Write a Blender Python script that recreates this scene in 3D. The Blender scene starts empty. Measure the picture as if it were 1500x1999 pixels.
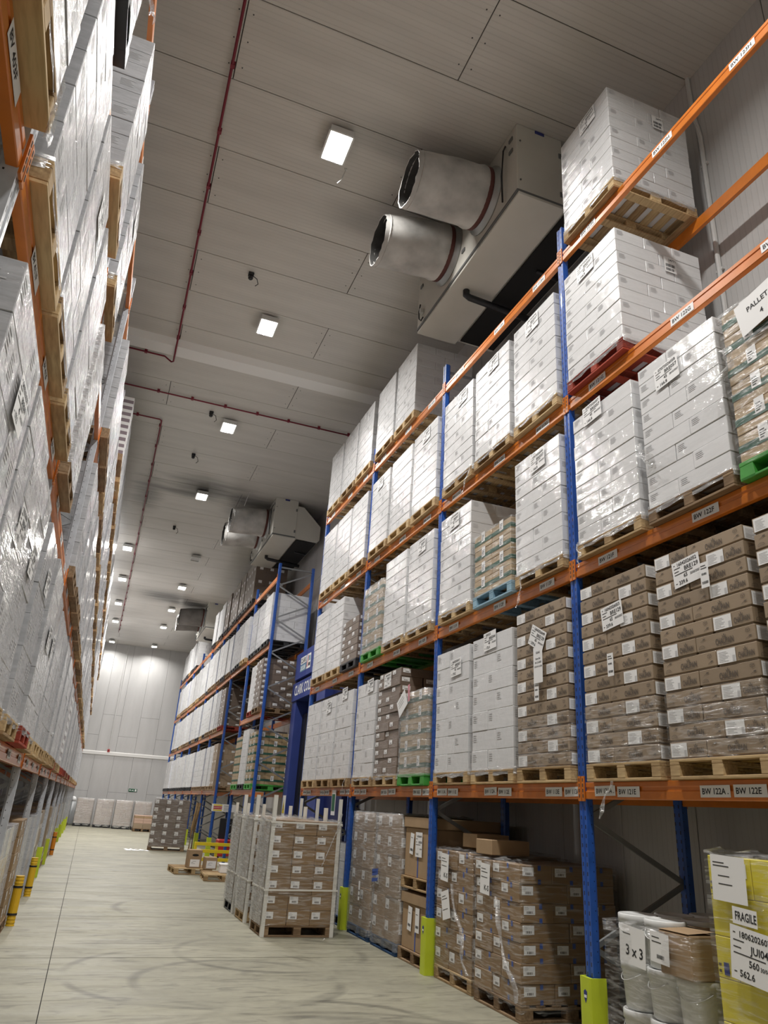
import bpy, math, random
from mathutils import Vector, Matrix, noise

# ------------------------------------------------------------------ camera, world, exposure
S = 3.3 / 2.8                      # survey units -> metres (bay pitch 3.3 m)
SC = bpy.context.scene
COL = SC.collection
R = random.Random(7)


def aim_camera():
    yaw, pit, roll = 0.34039, 0.39034, 0.06398
    fw = Vector((math.sin(yaw) * math.cos(pit), math.cos(yaw) * math.cos(pit), math.sin(pit)))
    r = fw.cross(Vector((0, 0, 1))).normalized()
    u = r.cross(fw)
    r2 = math.cos(roll) * r + math.sin(roll) * u
    u2 = -math.sin(roll) * r + math.cos(roll) * u
    c = bpy.data.cameras.new('camera')
    c.sensor_fit = 'HORIZONTAL'
    c.sensor_width = 36.0
    c.lens = 1420.485 / 1500 * 36.0
    c.clip_start, c.clip_end = 0.05, 200
    o = bpy.data.objects.new('camera', c)
    o.matrix_world = Matrix(((r2.x, u2.x, -fw.x, 0), (r2.y, u2.y, -fw.y, 0), (r2.z, u2.z, -fw.z, 1.49046 * S), (0, 0, 0, 1)))
    COL.objects.link(o)
    SC.camera = o


aim_camera()
SC.view_settings.view_transform = 'Standard'
SC.view_settings.look = 'None'
SC.view_settings.gamma = 1.0
SC.view_settings.use_curve_mapping = False
SC.view_settings.exposure = 0.0
SC.cycles.use_denoising = True
SC.cycles.max_bounces = 8
SC.cycles.diffuse_bounces = 5
SC.cycles.transparent_max_bounces = 12
SC.cycles.caustics_reflective = False
SC.cycles.caustics_refractive = False
SC.cycles.sample_clamp_indirect = 6.0
W = bpy.data.worlds.new('world')
SC.world = W
W.use_nodes = True
W.node_tree.nodes['Background'].inputs[0].default_value = (0.75, 0.8, 0.9, 1)
W.node_tree.nodes['Background'].inputs[1].default_value = 0.0
LAMP_W = 236.0                     # each high-bay lamp

# survey constants (metres)
XR = 3.53404 * S                   # front plane of the right racks
XL = -0.61 * S                     # front plane of the left rack
U0 = 5.03188 * S                   # first visible right upright
PITCH = 3.3
DEP = 1.12                         # rack depth
ZP = [1.65571 * S, 3.40769 * S, 5.04398 * S, 6.80238 * S]    # beam connector bottoms
PL = 0.2108                        # connector height
ZB = [z + 0.159 for z in ZP]       # beam tops (pallet seats)
ZC = 9.15 * S                      # ceiling
XW = 4.73 * S                      # right wall
YE = 42.5 * S                      # end wall
YV = 17.82 * S                     # first upright of the far right rack
LEV = ['lowest beam', 'second beam', 'third beam', 'top beam']


# ------------------------------------------------------------------ materials
def newmat(name):
    m = bpy.data.materials.new(name)
    m.use_nodes = True
    return m, m.node_tree.nodes, m.node_tree.links, m.node_tree.nodes['Principled BSDF']


def mat(name, col, rough=0.6, metal=0.0, var=0.0, nscale=6.0, namt=0.0, bump=0.0, bscale=40.0, coat=0.0, spec=0.5, stretch=(1, 1, 1), emit=None):
    m, N, L, P = newmat(name)
    P.inputs['Base Color'].default_value = (*col, 1)
    P.inputs['Roughness'].default_value = rough
    P.inputs['Metallic'].default_value = metal
    P.inputs['Specular IOR Level'].default_value = spec
    P.inputs['Coat Weight'].default_value = coat
    P.inputs['Coat Roughness'].default_value = 0.12
    src = None
    if namt or bump:
        tc = N.new('ShaderNodeTexCoord')
        mp = N.new('ShaderNodeMapping')
        mp.inputs['Scale'].default_value = stretch
        L.new(tc.outputs['Object'], mp.inputs[0])
    if namt:
        nz = N.new('ShaderNodeTexNoise')
        nz.inputs['Scale'].default_value = nscale
        nz.inputs['Detail'].default_value = 5
        L.new(mp.outputs[0], nz.inputs['Vector'])
        mr = N.new('ShaderNodeMapRange')
        mr.inputs[1].default_value, mr.inputs[2].default_value = 0.3, 0.7
        mr.inputs[3].default_value, mr.inputs[4].default_value = 1 - namt, 1 + namt
        L.new(nz.outputs['Fac'], mr.inputs[0])
        src = mr.outputs[0]
    if var:
        oi = N.new('ShaderNodeObjectInfo')
        mr2 = N.new('ShaderNodeMapRange')
        mr2.inputs[3].default_value, mr2.inputs[4].default_value = 1 - var, 1 + var
        L.new(oi.outputs['Random'], mr2.inputs[0])
        if src is None:
            src = mr2.outputs[0]
        else:
            mu = N.new('ShaderNodeMath')
            mu.operation = 'MULTIPLY'
            L.new(src, mu.inputs[0])
            L.new(mr2.outputs[0], mu.inputs[1])
            src = mu.outputs[0]
    if src is not None:
        vm = N.new('ShaderNodeVectorMath')
        vm.operation = 'SCALE'
        vm.inputs[0].default_value = col
        L.new(src, vm.inputs['Scale'])
        L.new(vm.outputs[0], P.inputs['Base Color'])
    if bump:
        nb = N.new('ShaderNodeTexNoise')
        nb.inputs['Scale'].default_value = bscale
        nb.inputs['Detail'].default_value = 3
        L.new(mp.outputs[0], nb.inputs['Vector'])
        b = N.new('ShaderNodeBump')
        b.inputs['Strength'].default_value = bump
        b.inputs['Distance'].default_value = 0.01
        L.new(nb.outputs['Fac'], b.inputs['Height'])
        L.new(b.outputs[0], P.inputs['Normal'])
    if emit:
        P.inputs['Emission Color'].default_value = (*col, 1)
        P.inputs['Emission Strength'].default_value = emit
    return m


def wrapped(name, col, var=0.06, coat=0.75, wr=0.35, rough=0.55, haze=0.0, crough=0.065):
    """A carton board under tight clear film: film wrinkles live in the clear coat."""
    m, N, L, P = newmat(name)
    P.inputs['Roughness'].default_value = rough
    P.inputs['Coat Weight'].default_value = coat
    P.inputs['Coat Roughness'].default_value = crough
    geo = N.new('ShaderNodeNewGeometry')
    mp = N.new('ShaderNodeMapping')
    mp.inputs['Rotation'].default_value = (0.10, 0.05, 0)
    mp.inputs['Scale'].default_value = (2.6, 2.6, 21)
    L.new(geo.outputs['Position'], mp.inputs[0])
    n1 = N.new('ShaderNodeTexNoise')
    n1.inputs['Scale'].default_value = 1.3
    n1.inputs['Detail'].default_value = 4
    n1.inputs['Roughness'].default_value = 0.65
    n1.inputs['Distortion'].default_value = 0.5
    L.new(mp.outputs[0], n1.inputs['Vector'])
    n2 = N.new('ShaderNodeTexNoise')
    n2.inputs['Scale'].default_value = 8.0
    n2.inputs['Detail'].default_value = 3
    L.new(geo.outputs['Position'], n2.inputs['Vector'])
    ad = N.new('ShaderNodeMath')
    ad.operation = 'ADD'
    L.new(n1.outputs['Fac'], ad.inputs[0])
    L.new(n2.outputs['Fac'], ad.inputs[1])
    b = N.new('ShaderNodeBump')
    b.inputs['Strength'].default_value = wr
    b.inputs['Distance'].default_value = 0.05
    L.new(ad.outputs[0], b.inputs['Height'])
    L.new(b.outputs[0], P.inputs['Coat Normal'])
    oi = N.new('ShaderNodeObjectInfo')
    mr = N.new('ShaderNodeMapRange')
    mr.inputs[3].default_value, mr.inputs[4].default_value = 1 - var, 1 + var
    L.new(oi.outputs['Random'], mr.inputs[0])
    vm = N.new('ShaderNodeVectorMath')
    vm.operation = 'SCALE'
    vm.inputs[0].default_value = col
    sc = mr.outputs[0]
    if haze:
        hz = N.new('ShaderNodeMapRange')
        hz.inputs[1].default_value, hz.inputs[2].default_value = 0.36, 0.66
        hz.inputs[3].default_value, hz.inputs[4].default_value = 1 - haze, 1 + haze
        L.new(n1.outputs['Fac'], hz.inputs[0])
        mm = N.new('ShaderNodeMath')
        mm.operation = 'MULTIPLY'
        L.new(sc, mm.inputs[0])
        L.new(hz.outputs[0], mm.inputs[1])
        sc = mm.outputs[0]
    L.new(sc, vm.inputs['Scale'])
    L.new(vm.outputs[0], P.inputs['Base Color'])
    return m


def film(name, body=0.10, streak=0.5, tint=(0.85, 0.86, 0.87)):
    """Clear stretch film standing off the goods."""
    m, N, L, P = newmat(name)
    N.remove(P)
    out = N['Material Output']
    geo = N.new('ShaderNodeNewGeometry')
    mp = N.new('ShaderNodeMapping')
    mp.inputs['Rotation'].default_value = (0.25, 0.1, 0)
    mp.inputs['Scale'].default_value = (4, 4, 34)
    L.new(geo.outputs['Position'], mp.inputs[0])
    n1 = N.new('ShaderNodeTexNoise')
    n1.inputs['Scale'].default_value = 1.2
    n1.inputs['Detail'].default_value = 5
    n1.inputs['Distortion'].default_value = 0.8
    L.new(mp.outputs[0], n1.inputs['Vector'])
    b = N.new('ShaderNodeBump')
    b.inputs['Strength'].default_value = 0.6
    b.inputs['Distance'].default_value = 0.04
    L.new(n1.outputs['Fac'], b.inputs['Height'])
    tr = N.new('ShaderNodeBsdfTransparent')
    tr.inputs[0].default_value = (0.97, 0.97, 0.97, 1)
    gl = N.new('ShaderNodeBsdfGlossy')
    gl.inputs['Roughness'].default_value = 0.16
    L.new(b.outputs[0], gl.inputs['Normal'])
    df = N.new('ShaderNodeBsdfDiffuse')
    df.inputs[0].default_value = (*tint, 1)
    mr = N.new('ShaderNodeMapRange')
    mr.inputs[1].default_value, mr.inputs[2].default_value = 0.46, 0.75
    mr.inputs[3].default_value, mr.inputs[4].default_value = body, body + streak
    L.new(n1.outputs['Fac'], mr.inputs[0])
    mx = N.new('ShaderNodeMixShader')
    mx.inputs[0].default_value = 0.5
    L.new(gl.outputs[0], mx.inputs[1])
    L.new(df.outputs[0], mx.inputs[2])
    mix = N.new('ShaderNodeMixShader')
    L.new(mr.outputs[0], mix.inputs[0])
    L.new(tr.outputs[0], mix.inputs[1])
    L.new(mx.outputs[0], mix.inputs[2])
    L.new(mix.outputs[0], out.inputs[0])
    return m


def slotted(name, col, dark, rough=0.4, coat=0.2):
    """Rack upright steel with its punched slots."""
    m, N, L, P = newmat(name)
    P.inputs['Roughness'].default_value = rough
    P.inputs['Coat Weight'].default_value = coat
    tc = N.new('ShaderNodeTexCoord')
    sp = N.new('ShaderNodeSeparateXYZ')
    L.new(tc.outputs['Object'], sp.inputs[0])

    def math_(op, a, b=None):
        n = N.new('ShaderNodeMath')
        n.operation = op
        for i, v in enumerate((a, b)):
            if v is None:
                continue
            if isinstance(v, (int, float)):
                n.inputs[i].default_value = v
            else:
                L.new(v, n.inputs[i])
        return n.outputs[0]
    ay = math_('ABSOLUTE', sp.outputs['Y'])
    d = math_('ABSOLUTE', math_('SUBTRACT', ay, 0.029))
    col_ok = math_('LESS_THAN', d, 0.0065)
    z = math_('FRACT', math_('DIVIDE', sp.outputs['Z'], 0.075))
    hole = math_('MULTIPLY', col_ok, math_('LESS_THAN', z, 0.42))
    ax = math_('ABSOLUTE', math_('SUBTRACT', sp.outputs['X'], 0.05))
    side = math_('MULTIPLY', math_('LESS_THAN', ax, 0.004), math_('LESS_THAN', math_('ABSOLUTE', math_('SUBTRACT', z, 0.5)), 0.07))
    hole = math_('MAXIMUM', hole, side)
    nz = N.new('ShaderNodeTexNoise')
    nz.inputs['Scale'].default_value = 9
    nz.inputs['Detail'].default_value = 6
    L.new(tc.outputs['Object'], nz.inputs['Vector'])
    mrn = N.new('ShaderNodeMapRange')
    mrn.inputs[1].default_value, mrn.inputs[2].default_value = 0.3, 0.7
    mrn.inputs[3].default_value, mrn.inputs[4].default_value = 0.86, 1.12
    L.new(nz.outputs['Fac'], mrn.inputs[0])
    vm = N.new('ShaderNodeVectorMath')
    vm.operation = 'SCALE'
    vm.inputs[0].default_value = col
    L.new(mrn.outputs[0], vm.inputs['Scale'])
    mx = N.new('ShaderNodeMix')
    mx.data_type = 'RGBA'
    L.new(hole, mx.inputs[0])
    L.new(vm.outputs[0], mx.inputs[6])
    mx.inputs[7].default_value = (*dark, 1)
    L.new(mx.outputs[2], P.inputs['Base Color'])
    return m


def wood(name, c1, c2):
    m, N, L, P = newmat(name)
    P.inputs['Roughness'].default_value = 0.8
    P.inputs['Specular IOR Level'].default_value = 0.2
    tc = N.new('ShaderNodeTexCoord')
    mp = N.new('ShaderNodeMapping')
    mp.inputs['Scale'].default_value = (3, 26, 26)
    L.new(tc.outputs['Object'], mp.inputs[0])
    nz = N.new('ShaderNodeTexNoise')
    nz.inputs['Scale'].default_value = 1.6
    nz.inputs['Detail'].default_value = 6
    L.new(mp.outputs[0], nz.inputs['Vector'])
    oi = N.new('ShaderNodeObjectInfo')
    ad = N.new('ShaderNodeMath')
    ad.operation = 'MULTIPLY_ADD'
    L.new(oi.outputs['Random'], ad.inputs[0])
    ad.inputs[1].default_value = 0.45
    L.new(nz.outputs['Fac'], ad.inputs[2])
    cr = N.new('ShaderNodeValToRGB')
    cr.color_ramp.elements[0].position, cr.color_ramp.elements[1].position = 0.4, 1.05
    cr.color_ramp.elements[0].color = (*c2, 1)
    cr.color_ramp.elements[1].color = (*c1, 1)
    L.new(ad.outputs[0], cr.inputs[0])
    L.new(cr.outputs[0], P.inputs['Base Color'])
    return m


def concrete():
    m, N, L, P = newmat('concrete_floor')
    geo = N.new('ShaderNodeNewGeometry')

    def nz(scale, detail, stretch=(1, 1, 1), dist=0.0):
        mp = N.new('ShaderNodeMapping')
        mp.inputs['Scale'].default_value = stretch
        L.new(geo.outputs['Position'], mp.inputs[0])
        n = N.new('ShaderNodeTexNoise')
        n.inputs['Scale'].default_value = scale
        n.inputs['Detail'].default_value = detail
        n.inputs['Distortion'].default_value = dist
        L.new(mp.outputs[0], n.inputs['Vector'])
        return n.outputs['Fac']

    def mr(v, a, b, c, d):
        n = N.new('ShaderNodeMapRange')
        for i, x in enumerate((a, b, c, d)):
            n.inputs[i + 1].default_value = x
        L.new(v, n.inputs[0])
        return n.outputs[0]

    def mul(a, b):
        n = N.new('ShaderNodeMath')
        n.operation = 'MULTIPLY'
        L.new(a, n.inputs[0])
        L.new(b, n.inputs[1])
        return n.outputs[0]
    big = mr(nz(0.9, 6, (0.7, 1.2, 1), 0.6), 0.3, 0.7, 0.80, 1.16)
    fine = mr(nz(9, 6), 0.3, 0.7, 0.94, 1.06)
    scuff = mr(nz(1.5, 8, (0.8, 3.4, 1), 1.8), 0.53, 0.72, 1.05, 0.62)
    scuff2 = mr(nz(2.6, 6, (1.0, 3.0, 1), 1.2), 0.57, 0.72, 1.0, 0.68)
    f = mul(mul(big, fine), mul(scuff, scuff2))
    # worn tyre arcs: thin rings round a few turning centres
    for (cx, cy, rr, w) in ((2.0, 5.3, 2.25, 0.05), (2.1, 5.1, 2.6, 0.04), (1.6, 9.4, 1.5, 0.045), (1.9, 9.0, 1.1, 0.05), (2.3, 6.9, 1.2, 0.05), (2.6, 10.6, 1.2, 0.05), (2.2, 14.6, 1.4, 0.06)):
        d = N.new('ShaderNodeVectorMath')
        d.operation = 'DISTANCE'
        d.inputs[1].default_value = (cx, cy, 0)
        L.new(geo.outputs['Position'], d.inputs[0])
        s = N.new('ShaderNodeMath')
        s.operation = 'SUBTRACT'
        L.new(d.outputs['Value'], s.inputs[0])
        s.inputs[1].default_value = rr
        a = N.new('ShaderNodeMath')
        a.operation = 'ABSOLUTE'
        L.new(s.outputs[0], a.inputs[0])
        ring = mr(a.outputs[0], w * 0.4, w * 1.6, 1.0, 0.0)
        part = mr(nz(0.9, 2, (1, 1, 1)), 0.42, 0.58, 0.0, 0.42)
        k = mul(ring, part)
        iv = N.new('ShaderNodeMath')
        iv.operation = 'SUBTRACT'
        iv.inputs[0].default_value = 1.0
        L.new(k, iv.inputs[1])
        f = mul(f, iv.outputs[0])
    vm = N.new('ShaderNodeVectorMath')
    vm.operation = 'SCALE'
    vm.inputs[0].default_value = (0.285, 0.272, 0.205)
    L.new(f, vm.inputs['Scale'])
    L.new(vm.outputs[0], P.inputs['Base Color'])
    rg = mr(nz(1.6, 4, (0.5, 2, 1)), 0.3, 0.7, 0.38, 0.62)
    L.new(rg, P.inputs['Roughness'])
    b = N.new('ShaderNodeBump')
    b.inputs['Strength'].default_value = 0.15
    b.inputs['Distance'].default_value = 0.01
    L.new(nz(22, 4), b.inputs['Height'])
    L.new(b.outputs[0], P.inputs['Normal'])
    return m


def panel(name, col, axis, rough=0.42, dirt=()):
    """Micro-ribbed insulated panel; ribs run along the given axis ('X' ceilings, 'Z' walls)."""
    m, N, L, P = newmat(name)
    geo = N.new('ShaderNodeNewGeometry')
    sp = N.new('ShaderNodeSeparateXYZ')
    L.new(geo.outputs['Position'], sp.inputs[0])
    if axis == 'X':
        co = sp.outputs['Y']
    else:
        a = N.new('ShaderNodeMath')
        L.new(sp.outputs['X'], a.inputs[0])
        L.new(sp.outputs['Y'], a.inputs[1])
        co = a.outputs[0]
    mu = N.new('ShaderNodeMath')
    mu.operation = 'MULTIPLY'
    mu.inputs[1].default_value = 2 * math.pi / 0.075
    L.new(co, mu.inputs[0])
    sn = N.new('ShaderNodeMath')
    sn.operation = 'SINE'
    L.new(mu.outputs[0], sn.inputs[0])
    pw = N.new('ShaderNodeMapRange')
    pw.inputs[1].default_value, pw.inputs[2].default_value = 0.75, 1.0
    L.new(sn.outputs[0], pw.inputs[0])
    b = N.new('ShaderNodeBump')
    b.inputs['Strength'].default_value = 0.35
    b.inputs['Distance'].default_value = 0.004
    L.new(pw.outputs[0], b.inputs['Height'])
    L.new(b.outputs[0], P.inputs['Normal'])
    P.inputs['Roughness'].default_value = rough
    mp = N.new('ShaderNodeMapping')
    mp.inputs['Scale'].default_value = (0.4, 2.5, 1) if axis == 'X' else (1.5, 1.5, 0.3)
    L.new(geo.outputs['Position'], mp.inputs[0])
    nz = N.new('ShaderNodeTexNoise')
    nz.inputs['Scale'].default_value = 1.4
    nz.inputs['Detail'].default_value = 5
    L.new(mp.outputs[0], nz.inputs['Vector'])
    mr = N.new('ShaderNodeMapRange')
    mr.inputs[1].default_value, mr.inputs[2].default_value = 0.3, 0.75
    mr.inputs[3].default_value, mr.inputs[4].default_value = 1.04, 0.9
    L.new(nz.outputs['Fac'], mr.inputs[0])
    f = mr.outputs[0]
    lines = N.new('ShaderNodeMapRange')
    lines.inputs[3].default_value, lines.inputs[4].default_value = 1.0, 0.93
    L.new(pw.outputs[0], lines.inputs[0])
    m2 = N.new('ShaderNodeMath')
    m2.operation = 'MULTIPLY'
    L.new(f, m2.inputs[0])
    L.new(lines.outputs[0], m2.inputs[1])
    f = m2.outputs[0]
    # grime blown out of the cooler ducts: streaky stains at their outlets
    for (cx, cy, rx, ry, k) in dirt:
        mpd = N.new('ShaderNodeMapping')
        mpd.inputs['Location'].default_value = (-cx / rx, -cy / ry, 0)
        mpd.inputs['Scale'].default_value = (1 / rx, 1 / ry, 0)
        L.new(geo.outputs['Position'], mpd.inputs[0])
        ln = N.new('ShaderNodeVectorMath')
        ln.operation = 'LENGTH'
        L.new(mpd.outputs[0], ln.inputs[0])
        ad = N.new('ShaderNodeMath')
        ad.operation = 'ADD'
        L.new(ln.outputs['Value'], ad.inputs[0])
        L.new(nz.outputs['Fac'], ad.inputs[1])
        g = N.new('ShaderNodeMapRange')
        g.interpolation_type = 'SMOOTHSTEP'
        g.inputs[1].default_value, g.inputs[2].default_value = 0.55, 1.45
        g.inputs[3].default_value, g.inputs[4].default_value = 1 - k, 1.0
        L.new(ad.outputs[0], g.inputs[0])
        mm = N.new('ShaderNodeMath')
        mm.operation = 'MULTIPLY'
        L.new(f, mm.inputs[0])
        L.new(g.outputs[0], mm.inputs[1])
        f = mm.outputs[0]
    vm = N.new('ShaderNodeVectorMath')
    vm.operation = 'SCALE'
    vm.inputs[0].default_value = col
    L.new(f, vm.inputs['Scale'])
    L.new(vm.outputs[0], P.inputs['Base Color'])
    return m


M = dict(
    floor=concrete(),
    ceil=panel('ceiling_panel', (0.585, 0.56, 0.52), 'X', 0.36, dirt=(
        (1.75, 21.6, 1.9, 1.6, 0.80), (0.9, 22.3, 1.6, 0.5, 0.6), (0.0, 22.9, 0.75, 2.6, 0.6), (2.6, 7.4, 1.6, 0.55, 0.33), (2.6, 9.0, 1.3, 0.5, 0.33),
        (3.4, 8.2, 1.3, 2.0, 0.35), (3.4, 22.6, 1.3, 1.9, 0.55), (1.9, 36.0, 2.0, 1.8, 0.75), (3.2, 37.0, 1.2, 1.8, 0.6), (-0.5, 36.0, 0.9, 3.0, 0.3))),
    wall=panel('wall_panel', (0.54, 0.535, 0.53), 'Z', 0.45),
    joint=mat('joint_dark', (0.05, 0.05, 0.05), 0.9),
    flash=mat('white_flashing', (0.78, 0.77, 0.75), 0.45),
    orange=mat('orange_beam_paint', (0.64, 0.185, 0.02), 0.33, namt=0.10, coat=0.3),
    blue=slotted('blue_upright_steel', (0.02, 0.092, 0.40), (0.004, 0.008, 0.03), 0.38, 0.3),
    grey=slotted('grey_upright_steel', (0.50, 0.52, 0.56), (0.02, 0.02, 0.02), 0.35, 0.15),
    galv=mat('galvanised_brace', (0.30, 0.31, 0.32), 0.42, 0.7, namt=0.1),
    wood=wood('pallet_wood', (0.60, 0.44, 0.24), (0.24, 0.15, 0.075)),
    wooddark=wood('pallet_wood_worn', (0.36, 0.25, 0.15), (0.13, 0.08, 0.045)),
    redwood=wood('pallet_wood_red', (0.40, 0.07, 0.04), (0.14, 0.03, 0.025)),
    bluewood=wood('pallet_wood_pale_blue', (0.30, 0.46, 0.56), (0.16, 0.27, 0.36)),
    navywood=wood('pallet_wood_navy', (0.03, 0.07, 0.15), (0.012, 0.03, 0.07)),
    green=mat('green_pallet_plastic', (0.055, 0.30, 0.045), 0.45, namt=0.15),
    black=mat('black_plastic', (0.012, 0.013, 0.016), 0.45),
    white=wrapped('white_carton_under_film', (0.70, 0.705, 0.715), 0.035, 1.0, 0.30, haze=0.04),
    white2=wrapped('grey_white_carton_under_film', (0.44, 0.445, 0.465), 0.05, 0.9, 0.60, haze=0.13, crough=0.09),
    kraft=wrapped('brown_carton_under_film', (0.30, 0.225, 0.150), 0.10, 0.35, 0.3),
    kraftt=wrapped('red_brown_carton_under_film', (0.27, 0.172, 0.085), 0.10, 0.3, 0.3),
    kraftd=wrapped('dark_carton_under_film', (0.17, 0.125, 0.095), 0.10, 0.6, 0.5),
    kraftg=wrapped('tan_carton_under_film', (0.40, 0.29, 0.16), 0.07, 0.4, 0.4),
    purple=wrapped('mauve_carton_under_film', (0.25, 0.20, 0.23), 0.06, 0.9, 0.6),
    pale=wrapped('pale_carton_under_film', (0.46, 0.39, 0.34), 0.08, 1.0, 0.5),
    silver=wrapped('silver_film', (0.52, 0.54, 0.55), 0.05, 1.0, 0.7, 0.3),
    kraftbare=mat('bare_kraft_board', (0.36, 0.245, 0.14), 0.75, namt=0.06, var=0.06),
    yellow=wrapped('yellow_carton_under_film', (0.72, 0.62, 0.045), 0.05, 0.6, 0.45),
    printd=mat('dark_print', (0.09, 0.07, 0.055), 0.7),
    printg=mat('grey_print', (0.54, 0.54, 0.55), 0.7),
    printw=mat('white_print', (0.72, 0.72, 0.74), 0.6),
    printb=mat('navy_print', (0.03, 0.04, 0.20), 0.6),
    ink=mat('black_ink', (0.02, 0.02, 0.022), 0.7),
    paper=mat('white_paper', (0.84, 0.84, 0.84), 0.55),
    gband=mat('green_print_band', (0.03, 0.10, 0.065), 0.55),
    btape=mat('blue_tape', (0.05, 0.10, 0.36), 0.4),
    pinkp=mat('pink_paper', (0.62, 0.25, 0.30), 0.6),
    tray=mat('tan_tray_board', (0.52, 0.36, 0.28), 0.7),
    film=film('stretch_film', 0.025, 0.40),
    filmthick=film('stretch_film_heavy', 0.30, 0.5),
    filmsoft=film('stretch_film_milky', 0.52, 0.4),
    filmmid=film('stretch_film_layered', 0.20, 0.40),
    lime=mat('lime_guard_plastic', (0.52, 0.62, 0.03), 0.4, namt=0.06),
    amber=mat('amber_guard_plastic', (0.72, 0.44, 0.02), 0.45, namt=0.05),
    orangeg=mat('orange_guard_plastic', (0.65, 0.22, 0.01), 0.45),
    red=mat('red_conduit', (0.20, 0.012, 0.03), 0.45),
    casing=mat('cooler_casing', (0.58, 0.565, 0.51), 0.42, namt=0.05, nscale=1.5),
    trim=mat('cooler_trim_grey', (0.16, 0.165, 0.165), 0.45, 0.3),
    steel=mat('galvanised_ring', (0.42, 0.43, 0.43), 0.4, 0.8),
    fabric=mat('duct_fabric_grimy', (0.46, 0.45, 0.43), 0.85, namt=0.35, nscale=2.2, bump=0.25, bscale=9),
    fabricd=mat('duct_fabric_dark', (0.17, 0.16, 0.15), 0.9, namt=0.3, nscale=2.2, bump=0.25, bscale=9),
    strap=mat('maroon_strap', (0.10, 0.03, 0.025), 0.7),
    ductshade=mat('duct_interior_shade', (0.07, 0.068, 0.065), 0.9, namt=0.3),  # shade inside the duct mouths, put into the colour
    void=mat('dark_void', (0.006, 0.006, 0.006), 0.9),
    lampbody=mat('lamp_housing', (0.62, 0.62, 0.60), 0.4),
    lamplens=mat('lamp_lens_lit', (1.0, 0.97, 0.90), 0.3, emit=9.0),
    lampoff=mat('lamp_lens_off', (0.42, 0.41, 0.39), 0.25),
    door=mat('door_blue_steel', (0.038, 0.062, 0.26), 0.42, namt=0.08, nscale=3),
    doord=mat('door_blue_dark', (0.012, 0.02, 0.11), 0.45),
    strip=mat('door_strip_black', (0.012, 0.012, 0.014), 0.3),
    exitg=mat('exit_green', (0.01, 0.11, 0.05), 0.5),
    pail=mat('pail_plastic', (0.74, 0.75, 0.74), 0.35, namt=0.03),
    yellowp=mat('yellow_paint', (0.72, 0.55, 0.02), 0.4),
    post=mat('cardboard_post_white', (0.72, 0.71, 0.66), 0.6),
    redp=mat('red_paint', (0.45, 0.03, 0.03), 0.45),
    conduit=mat('white_conduit', (0.62, 0.62, 0.61), 0.45),
)

# ------------------------------------------------------------------ mesh builder
GLYPH = {}


def glyph(s):
    if s not in GLYPH:
        cu = bpy.data.curves.new('glyph_source', 'FONT')
        cu.body = s
        cu.resolution_u = 2
        cu.fill_mode = 'FRONT'
        cu.offset = 0.018
        o = bpy.data.objects.new('glyph_source', cu)
        me = bpy.data.meshes.new_from_object(o)
        vs = [tuple(v.co) for v in me.vertices]
        fs = [tuple(p.vertices) for p in me.polygons]
        x1 = max((v[0] for v in vs), default=1)
        GLYPH[s] = (vs, fs, x1)
        bpy.data.objects.remove(o)
        bpy.data.curves.remove(cu)
        bpy.data.meshes.remove(me)
    return GLYPH[s]


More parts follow.
